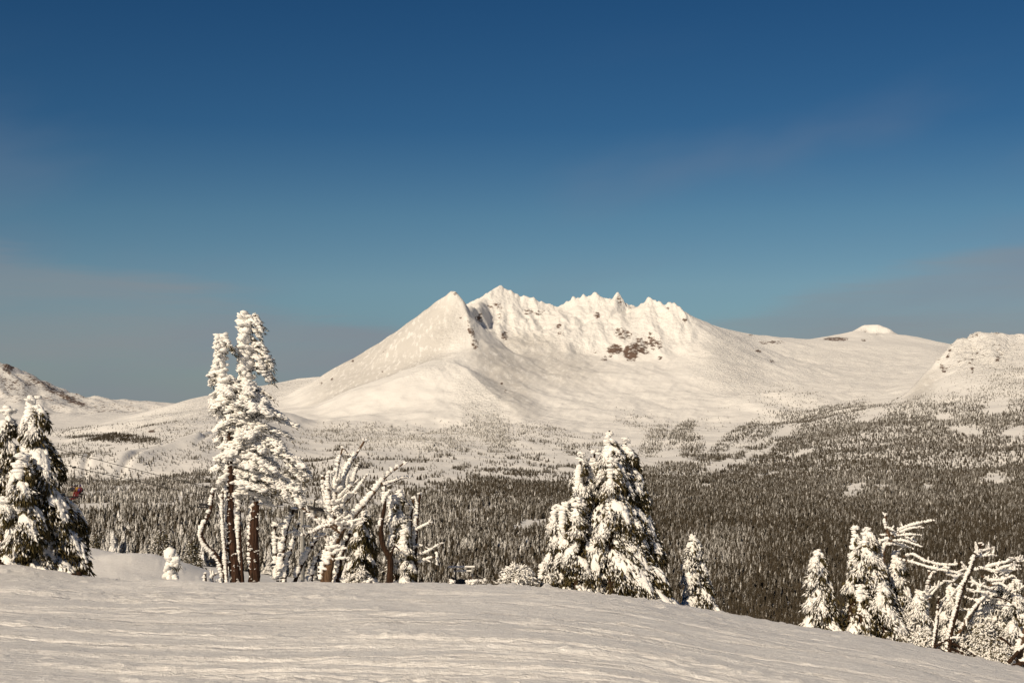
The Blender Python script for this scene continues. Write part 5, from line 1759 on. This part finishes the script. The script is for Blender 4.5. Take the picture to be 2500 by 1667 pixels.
limb(tst2, [(1915, 1425), (1980, 1350), (2070, 1270)], Z5, YR - 1.9, (0, 0), (6, 6), (6, 6), M_DARKW, bare=((.2, .5),), name='root', r=rG)
limb(tst2, [(1940, 1466), (1990, 1440), (2080, 1390)], Z5, YR - 2.0, (0, 0), (8, 9), (8, 8), M_DARKW, bare=((.3, .6),), name='root', r=rG)
limb(tst2, [(1840, 1210), (1900, 1250), (1930, 1290)], Z5, YR - 1.5, (0, 0), (4, 3), (2, 2), M_DARKW, bare=((0, 1),), name='limb', r=rG)


# ------------------------------------------------------------------ the chairlift passing behind the trees
def box_v(A, c, s, F=None, mat=0):
    """a box with chamfered edges: centre, half sizes, frame"""
    F = np.eye(3) if F is None else np.asarray(F)
    b = min(s) * .25
    v = []
    for sx in (-1, 1):
        for sy in (-1, 1):
            for sz in (-1, 1):
                v += [(sx * s[0], sy * (s[1] - b), sz * (s[2] - b)), (sx * (s[0] - b), sy * s[1], sz * (s[2] - b)), (sx * (s[0] - b), sy * (s[1] - b), sz * s[2])]
    v = np.array(v)
    import itertools
    f = []

    def ix(sx, sy, sz, k):
        return ((sx > 0) * 4 + (sy > 0) * 2 + (sz > 0)) * 3 + k
    for k in range(3):
        for sg in (-1, 1):
            o = [q for q in range(3) if q != k]
            quad = []
            for a, b_ in ((-1, -1), (1, -1), (1, 1), (-1, 1)):
                sgn = [0, 0, 0]
                sgn[k], sgn[o[0]], sgn[o[1]] = sg, a, b_
                quad.append(ix(*sgn, k))
            f.append(quad)
    for k in range(3):
        o = [q for q in range(3) if q != k]
        for a, b_ in itertools.product((-1, 1), repeat=2):
            s0, s1 = [0, 0, 0], [0, 0, 0]
            s0[k], s1[k] = -1, 1
            s0[o[0]] = s1[o[0]] = a
            s0[o[1]] = s1[o[1]] = b_
            f.append([ix(*s0, o[0]), ix(*s1, o[0]), ix(*s1, o[1]), ix(*s0, o[1])])
    tri = []
    for q in f:
        tri += [(q[0], q[1], q[2]), (q[0], q[2], q[3])]
    for sx, sy, sz in itertools.product((-1, 1), repeat=3):
        tri.append((ix(sx, sy, sz, 0), ix(sx, sy, sz, 1), ix(sx, sy, sz, 2)))
    v = v @ F + np.asarray(c)
    cen = np.asarray(c)
    out = []
    for t in tri:
        a, b_, d = v[t[0]], v[t[1]], v[t[2]]
        nrm = np.cross(b_ - a, d - a)
        out.append(t if nrm @ ((a + b_ + d) / 3 - cen) > 0 else (t[0], t[2], t[1]))
    A.add(v, out, mat)


def rod(A, pts, rad, seg=7, mat=0, n=None):
    pts = np.array(pts, float)
    if n:
        pts = smooth_path(pts, n)
    tube(A, pts, np.full(len(pts), rad), seg, mat, 0, 0)


YT = 205.0
M_CHAIR = m_plain('black_chair_pad', (.02, .02, .022), .6)


def cable_y(pts):
    return smooth_path(np.array([P(x, y, Y) for x, y, Y in pts]), 60)


lowc = cable_y([(-260, 1040, 130), (-60, 1087, 146), (157, 1134.5, 163), (320, 1171, 175), (475, 1204, 187), (620, 1228, 197), (727, 1243, YT), (830, 1258, 216), (1000, 1290, 240)])
upc = cable_y([(-260, 985, 122), (-60, 1043, 138), (122, 1091, 156), (300, 1138, 171), (470, 1179.5, 186), (620, 1212, 197), (775, 1238, YT - 1), (900, 1258, 216), (1060, 1290, 240)])
for nm, pth, lab in (('haul_cable', lowc, 'lower lift cable carrying the chair with four riders'), ('haul_cable', upc, 'upper lift cable carrying the empty chair')):
    A = Acc()
    tube(A, pth, np.full(len(pth), .035), 6, 0, 0, 0)
    o = A.build(nm, [M_STEEL], origin=pth[0])
    tag(o, lab, 'cable', 'lift cables')


def on_cable(pth, x):
    xs = HX + FPX * pth[:, 0] / pth[:, 1]
    return np.array([np.interp(x, xs, pth[:, k]) for k in range(3)])


LINE = unit(lowc[45] - lowc[15])
LINE[2] = 0
LINE = unit(LINE)
ACROSS = np.array([LINE[1], -LINE[0], 0])
FACE = -LINE                     # uphill, towards the viewer


def chair(grip, drop, label, riders, wid=1.0, co=0.0):
    t = thing('lift_chair', label, 'lift chair', grip - UP * drop, 'lift chairs on the cables')

    def W(a, f, z):
        return grip + ACROSS * (a + co) + FACE * f + UP * z
    A = Acc()
    box_v(A, W(-co, 0, -.03), (.10, .28, .10), np.array([ACROSS, FACE, UP]))
    rod(A, [W(-.12 - co, -.1, .05), W(.12 - co, -.1, .05)], .07)
    A.build('grip', [M_STEEL], t)
    A = Acc()
    hz = -drop + 1.42
    rod(A, [W(-co, 0, -.08), W(-co, -.02, -.5), W(-co, -.05, hz + .35), W(-co + .03, -.03, hz + .1), W(-co + .25, 0, hz)], .045, 7, 0, 14)
    A.build('hanger', [M_STEEL], t)
    A = Acc()
    w = wid
    rod(A, [W(-w, .02, -drop + .25), W(-w * 1.02, 0, -drop + .8), W(-w * .97, 0, hz - .15), W(-w * .82, 0, hz), W(0, 0, hz + .01), W(w * .82, 0, hz), W(w * .97, 0, hz - .15), W(w * 1.02, 0, -drop + .8), W(w, .02, -drop + .25)], .04, 7, 0, 34)
    box_v(A, W(0, 0, hz), (.22, .08, .09), np.array([ACROSS, FACE, UP]))
    A.build('bail_frame', [M_STEEL], t)
    A = Acc()
    box_v(A, W(0, .22, -drop - .02), (w * .98, .27, .07), np.array([ACROSS, FACE, UP]))
    A.build('seat', [M_CHAIR], t)
    A = Acc()
    box_v(A, W(0, -.05, -drop + .30), (w * .98, .05, .16), np.array([ACROSS, FACE, UP]))
    A.build('backrest', [M_CHAIR], t)
    A = Acc()
    if riders:
        rod(A, [W(-w, .0, -drop + .55), W(-w * .95, .5, -drop + .42), W(w * .95, .5, -drop + .42), W(w, .0, -drop + .55)], .025)
        rod(A, [W(-.5, .5, -drop + .42), W(-.5, .62, -drop - .5)], .022)
        rod(A, [W(.5, .5, -drop + .42), W(.5, .62, -drop - .5)], .022)
        rod(A, [W(-.9, .62, -drop - .5), W(.9, .62, -drop - .5)], .03)
    else:
        rod(A, [W(-w, 0, -drop + .9), W(-w * .9, .35, hz - .35), W(w * .9, .35, hz - .35), W(w, 0, -drop + .9)], .022)
        rod(A, [W(-.45, .35, hz - .35), W(-.5, .25, hz - 1.0)], .02)
        rod(A, [W(.45, .35, hz - .35), W(.4, .25, hz - 1.0)], .02)
    A.build('safety_bar', [M_STEEL], t)
    return W


g1 = on_cable(lowc, 181)
D1 = (1203 - 1139.5) / FPX * g1[1]
W1 = chair(g1, D1, 'lift chair carrying four riders on the lower cable', True, .86, .46)
g2 = on_cable(upc, 503)
D2 = (1237 - 1187) / FPX * g2[1]
chair(g2, D2, 'empty lift chair hanging from the upper cable left of the twin trunks', False, .80, -.38)


# riders: each body one continuous skin over a seated skeleton
def rider(a, label, jacket, trousers, hat, extra=None, sc=1.0, lean=0.0):
    seat = W1(a, .16, -D1 + .06)
    o0 = thing('person', label, 'person', seat, 'riders on the lift chair')

    def L(x, f, z):
        return Vector(tuple((ACROSS * x + FACE * f + UP * z) * sc))
    J = [(0, 0, .10, .165), (lean, .0, .34, .17), (lean, .02, .52, .185), (lean, .02, .64, .085), (lean, .05, .76, .10), (lean, .06, .84, .10),
         (-.10, .06, .10, .105), (-.12, .46, .10, .085), (-.12, .52, -.30, .068), (-.12, .62, -.38, .06),
         (.10, .06, .10, .105), (.12, .46, .10, .085), (.12, .52, -.30, .068), (.12, .62, -.38, .06),
         (lean - .21, .02, .53, .085), (lean - .27, .10, .28, .065), (lean - .17, .36, .27, .052), (lean - .12, .43, .30, .05),
         (lean + .21, .02, .53, .085), (lean + .27, .10, .28, .065), (lean + .17, .36, .27, .052), (lean + .12, .43, .30, .05)]
    E = [(0, 1), (1, 2), (2, 3), (3, 4), (4, 5), (0, 6), (6, 7), (7, 8), (8, 9), (0, 10), (10, 11), (11, 12), (12, 13), (2, 14), (14, 15), (15, 16), (16, 17), (2, 18), (18, 19), (19, 20), (20, 21)]
    me = bpy.data.meshes.new('body')
    me.from_pydata([L(x, f, z) for x, f, z, _ in J], E, [])
    b = bpy.data.objects.new('body', me)
    COL.objects.link(b)
    b.parent = o0
    WORLD_AT[b.name] = WORLD_AT[o0.name]
    md = b.modifiers.new('skin', 'SKIN')
    for sv, j in zip(me.skin_vertices[0].data, J):
        sv.radius = (j[3] * sc, j[3] * sc)
        sv.use_root = False
    me.skin_vertices[0].data[0].use_root = True
    sb = b.modifiers.new('smooth', 'SUBSURF')
    sb.levels = sb.render_levels = 1
    # cloth colours change at the waist and the neck
    m, t, bs = new_mat('rider_clothes')
    gx = nd(t, 'ShaderNodeTexCoord')
    sp = nd(t, 'ShaderNodeSeparateXYZ')
    t.links.new(gx.outputs['Object'], sp.inputs[0])
    fac = smoothstep(t, sp.outputs[2], .185 * sc, .20 * sc)
    nk = smoothstep(t, sp.outputs[2], .655 * sc, .665 * sc)
    c = mixc(t, fac, trousers, jacket)
    c = mixc(t, nk, c, (.35, .2, .14))
    t.links.new(c, bs.inputs['Base Color'])
    me.materials.append(m)
    hm = m_plain('rider_hat', hat, .45)
    A = Acc()
    hc = seat + np.array(L(lean, .05, .82))
    v, f = _ico(2)
    v = v * [.125, .135, .125]
    v[:, 2] = np.maximum(v[:, 2], -.03)
    A.add(hc + v * sc + UP * .03, f)
    A.build('helmet', [hm], o0)
    A = Acc()
    box_v(A, hc + FACE * .115 * sc - UP * .02, (.085 * sc, .03, .04), np.array([ACROSS, FACE, UP]))
    A.build('goggles', [M_CHAIR], o0)
    for sx in (-.12, .12):
        A = Acc()
        box_v(A, seat + np.array(L(sx, .66, -.43)), (.06, .16, .07), np.array([ACROSS, FACE, UP]))
        A.build('boot', [M_CHAIR], o0)
        A = Acc()
        box_v(A, seat + np.array(L(sx, .66, -.51)), (.045, .85, .014), np.array([ACROSS, unit(FACE - UP * .18), UP]))
        A.build('ski', [m_plain('ski_top', trousers if extra is None else extra, .4)], o0)
    return o0


rider(-.60, 'lift rider in a black jacket and grey trousers at the left of the chair', (.010, .011, .014), (.16, .15, .12), (.012, .012, .014))
rider(-.20, 'lift rider in dark purple with pale trousers, second from the left', (.02, .012, .03), (.28, .25, .19), (.03, .015, .04), sc=.94)
rider(.20, 'lift rider in a yellow jacket and maroon trousers, third from the left', (.24, .13, .012), (.14, .02, .018), (.015, .014, .014))
rp = rider(.60, 'lift rider in red with a purple helmet and a purple bag', (.09, .008, .012), (.11, .008, .011), (.05, .02, .12), sc=.97, lean=.04)
A = Acc()
box_v(A, W1(.60, .34, -D1 + .42), (.16, .10, .17), np.array([ACROSS, FACE, UP]))
tag(A.build('bag', [m_plain('purple_cloth', (.06, .025, .15), .6)], origin=W1(.60, .34, -D1 + .25)), 'purple bag held on the lap of the rider in red', 'bag')

# tower
px = YT / FPX
base = P(739, 1500, YT)
tt = thing('lift_tower', 'grey lift tower with sheave wheels and a work frame on top behind the dead snag', 'lift tower', base)
A = Acc()
tube(A, np.array([base, base + UP * 5, P(739, 1238, YT)]), np.array([.30, .28, .22]), 14, 0, 0, 0)
A.build('mast', [M_GALV], tt)
A = Acc()
ca, cb = P(722, 1241, YT + .3), P(783, 1240, YT - .5)
ax = unit(cb - ca)
box_v(A, (ca + cb) / 2, (np.linalg.norm(cb - ca) / 2, .20, .16), np.array([ax, np.cross(UP, ax), UP]))
A.build('crossarm', [M_STEEL], tt)
for pth, x0, x1 in ((lowc, 704, 745), (upc, 757, 795)):
    p0, p1 = on_cable(pth, x0), on_cable(pth, x1)
    A = Acc()
    d = unit(p1 - p0)
    box_v(A, (p0 + p1) / 2 - UP * .38, (np.linalg.norm(p1 - p0) / 2, .09, .14), frame(d, np.cross(UP, d))[0])
    tr_ = A.build('sheave_train', [M_STEEL], tt)
    for k in range(6):
        c = p0 + (p1 - p0) * (k + .5) / 6 - UP * .28
        sd = unit(np.cross(UP, d))
        B = Acc()
        tube(B, np.array([c - sd * .07, c + sd * .07]), np.array([.24, .24]), 12, 0, 0, 0)
        B.build('sheave', [M_STEEL], tr_)
A = Acc()
box_v(A, P(765, 1249, YT - .8), (.42, .35, .30))
A.build('motor_box', [M_GALV], tt)
M_WFR = m_plain('frosted_steel', (.62, .60, .56), .7)
A = Acc()
c0, c1, c2, c3 = P(748, 1232, YT), P(766, 1232, YT - .3), P(766, 1220, YT - .3), P(748, 1220, YT)
for a, b in ((c0, c1), (c1, c2), (c2, c3), (c3, c0), (P(757, 1220, YT), P(757, 1232, YT)), (P(764, 1236, YT - .3), c2)):
    rod(A, [a, b], .065)
A.build('work_frame', [M_WFR], tt)
A = Acc()
rod(A, [P(766, 1236, YT - .4), P(769, 1219, YT - .4), P(776, 1217, YT - .8)], .13)
A.build('lifting_arm', [M_STEEL], tt)
A = Acc()
for sx in (-.55, -.25):
    rod(A, [base + np.array([sx, -.1, 3]), P(739, 1246, YT) + np.array([sx, -.1, 0])], .04, 5)
for k in range(26):
    z = 3 + k * .45
    rod(A, [base + np.array([-.55, -.1, z]), base + np.array([-.25, -.1, z])], .025, 5)
A.build('ladder', [M_WFR], tt)

# ------------------------------------------------------------------ metal frame beyond the edge
YQ = 51.0
tq = thing('metal_frame', 'low metal frame with two snow topped bars half sunk behind the slope edge', 'frame', P(1128, 1440, YQ))


def bar(name, pts, rad, mat, dY=0.0, snow=False):
    A = Acc()
    rod(A, [P(x, y, YQ + dY) for x, y in pts], rad)
    o = A.build(name, [mat], tq)
    if snow:
        B = Acc()
        rod(B, [P(x, y - 1.6, YQ + dY) for x, y in pts], rad * 1.05, 8)
        B.build('snow_cover', [M_RIME], o)


bar('top_bar', [(1095, 1384.5), (1159, 1383.5)], .026, M_WFR, 0, True)
bar('lower_bar', [(1107, 1394.5), (1152, 1393.5)], .018, M_WFR, .1, True)
bar('leg', [(1154, 1384), (1150, 1442)], .035, M_GALV, .0, False)
bar('leg', [(1112, 1386), (1114, 1442)], .030, M_STEEL, .1, False)
bar('brace', [(1152, 1400), (1178, 1413), (1186, 1440)], .035, M_STEEL, .3)
bar('brace', [(1102, 1408), (1122, 1420), (1126, 1440)], .035, M_STEEL, -.2)
A = Acc()
c = P(1134, 1429, YQ)
tube(A, np.array([c + [-.16, .2, 0], c + [.10, -.1, 0]]), np.array([.22, .22]), 18, 0, 0, 0)
A.build('drum', [M_STEEL], tq)

# ------------------------------------------------------------------ small things along the edge
rK = np.random.default_rng(131)
tsap = thing('sapling', 'small sapling buried in round lumps of snow, left of the twin trunks', 'sapling', base_at(Z1, 1040, 1435, 48.0))
A = Acc()
cs = [(1040, 1420, 40), (1036, 1385, 42), (1030, 1350, 36), (1028, 1318, 30), (1050, 1300, 34), (1066, 1280, 34), (1030, 1262, 38), (1018, 1240, 34), (1064, 1395, 26), (1010, 1380, 24), (1075, 1312, 22)]
for (x, y, q) in cs:
    c = P(*Z1(x, y), 48.0) + np.array([0, rK.uniform(-.1, .1), 0])
    s = q / 2.49 * 48.0 / FPX
    blobs(A, c + rK.normal(0, s * .25, (7, 3)), np.full((7, 3), s * .62) * rK.uniform(.7, 1.2, (7, 3)), frame(rK.normal(0, 1, (7, 3))), 1, 0, 1.0, rK)
A.build('snow_load', [M_RIME], tsap)
A = Acc()
rod(A, [base_at(Z1, 1040, 1435, 48.05) - UP * .2, P(*Z1(1036, 1300), 48.05), P(*Z1(1035, 1250), 48.05)], .03)
A.build('stem', [M_DARKW], tsap)
A = Acc()
nq = 60
qp = P(*Z1(1070, 1325), 48.05) + rK.normal(0, .08, (nq, 3))
sprays(A, qp, unit(rK.normal(0, .5, (nq, 3)) - UP * .6), rK.uniform(.1, .18, nq), .02, rK.normal(.1, .15, nq), 0, rK)
tag(A.build('foliage', [M_NEED], tsap), kind='stuff')

for (sx, sy, Y, n, sz, lab) in ((1150, 1425, 42.5, 22, .13, 'snow lumped seedling sticking out before the low metal frame'), (1103, 1427, 43.0, 16, .10, 'small snow clump left of the low metal frame'), (1178, 1424, 43.0, 12, .08, 'little tuft of snow right of the low metal frame'),
                               (905, 1432, 41.0, 16, .09, 'snowy twig poking from the snow before the dark shaded fir'), (993, 1441, 40.0, 8, .07, 'lone clod of snow lying right of the snowy twig')):
    c = P(sx, sy, Y)
    g = float(ground(c[0], Y))
    c[2] = max(c[2], g) if abs(c[2] - g) < .6 else c[2]
    o = thing('snow_clump', lab, 'snow clump', [c[0], Y, g])
    A = Acc()
    clump_feathers(A, c + UP * .08, sz, n, 0, rK, 1.3)
    A.build('snow_load', [M_RIME], o)
    A = Acc()
    for k in range(4):
        d = unit(np.array([rK.normal(0, .5), rK.normal(0, .3), 1]))
        rod(A, [[c[0], Y, g - .1], c + d * sz * 1.8], .012, 5)
    A.build('twig', [M_DARKW], o)

so = thing('stump', 'dark little stump under the hanging boughs at the left', 'stump', base_at(Z1, 250, 1430, 38.0))
limb(so, [(235, 1432), (245, 1390), (250, 1365)], Z1, 38.0, (0, 0), (10, 6), (3, 3), M_DARKW, bare=((0, 1),), name='trunk', r=rK, sink=True)
limb(so, [(205, 1432), (240, 1415), (285, 1420)], Z1, 37.9, (0, 0), (5, 5), (3, 3), M_DARKW, bare=((0, 1),), name='root', r=rK)
for sx, sy in ((470, 1437), (12, 1437)):
    c = base_at(Z1, sx, sy, 37.5)
    A = Acc()
    blobs(A, c + rK.normal(0, .05, (5, 3)), np.full((5, 3), .07), frame(rK.normal(0, 1, (5, 3))), 1, 0, 1, rK)
    tag(A.build('bark_chunk', [M_DARKW], origin=c), 'dark chunk of bark lying on the snow ' + ('right' if sx > 200 else 'left') + ' of the dark little stump', 'bark')

# two nearer conifers past the bank
for k, (x, yt, yb, lab, w) in enumerate(((393, 1291, 1405, 'dusted bushy conifer beyond the bank, above the lumpy sapling', .42), (468, 1318, 1405, 'dusted bushy conifer beyond the bank, left of the bent rimed stem', .44), (232, 1303, 1400, 'slim dusted conifer beyond the bank right of the left hemlock', .22))):
    Y = 235.0 + 12 * k
    t0, b0 = P(x, yt, Y), P(x, yb, Y)
    zg = float(land_at(np.array([x]), np.array([Y]), LZ)[0])
    h = t0[2] - min(zg, b0[2]) + .3
    r5 = np.random.default_rng(140 + k)
    o = thing('conifer', lab, 'tree', [b0[0], Y, t0[2] - h], 'nearer conifers past the bank')
    A = Acc()
    rod(A, [[b0[0], Y, t0[2] - h], [b0[0], Y, t0[2]]], .10, 6)
    A.build('trunk', [M_DARKW], o)
    A = Acc()
    n = 2600
    q = r5.uniform(0, 1, n) ** .7
    tier = np.floor(q * 11) / 11 + .02
    ph = r5.uniform(0, 6.283, n)
    lob = 1 + .3 * np.sin(ph * 5 + tier * 30)
    rad = w * h * (.06 + q ** .8) * np.sqrt(r5.uniform(0, 1, n)) * lob * (.62 + .38 * (q - tier + .02) * 11)
    p = np.stack([b0[0] + np.cos(ph) * rad, Y + np.sin(ph) * rad, t0[2] - h * .97 * q - .10 * rad], 1)
    D = unit(np.stack([np.cos(ph), np.sin(ph), np.full(n, -.5)], 1) + r5.normal(0, .3, (n, 3)))
    sprays(A, p, D, r5.uniform(.35, .75, n), r5.uniform(.08, .16, n), .42 - .3 * np.cos(ph + .6) * (np.cos(ph + .6) > 0) + r5.normal(0, .26, n), 0, r5)
    A.build('crown', [M_NEED], o)
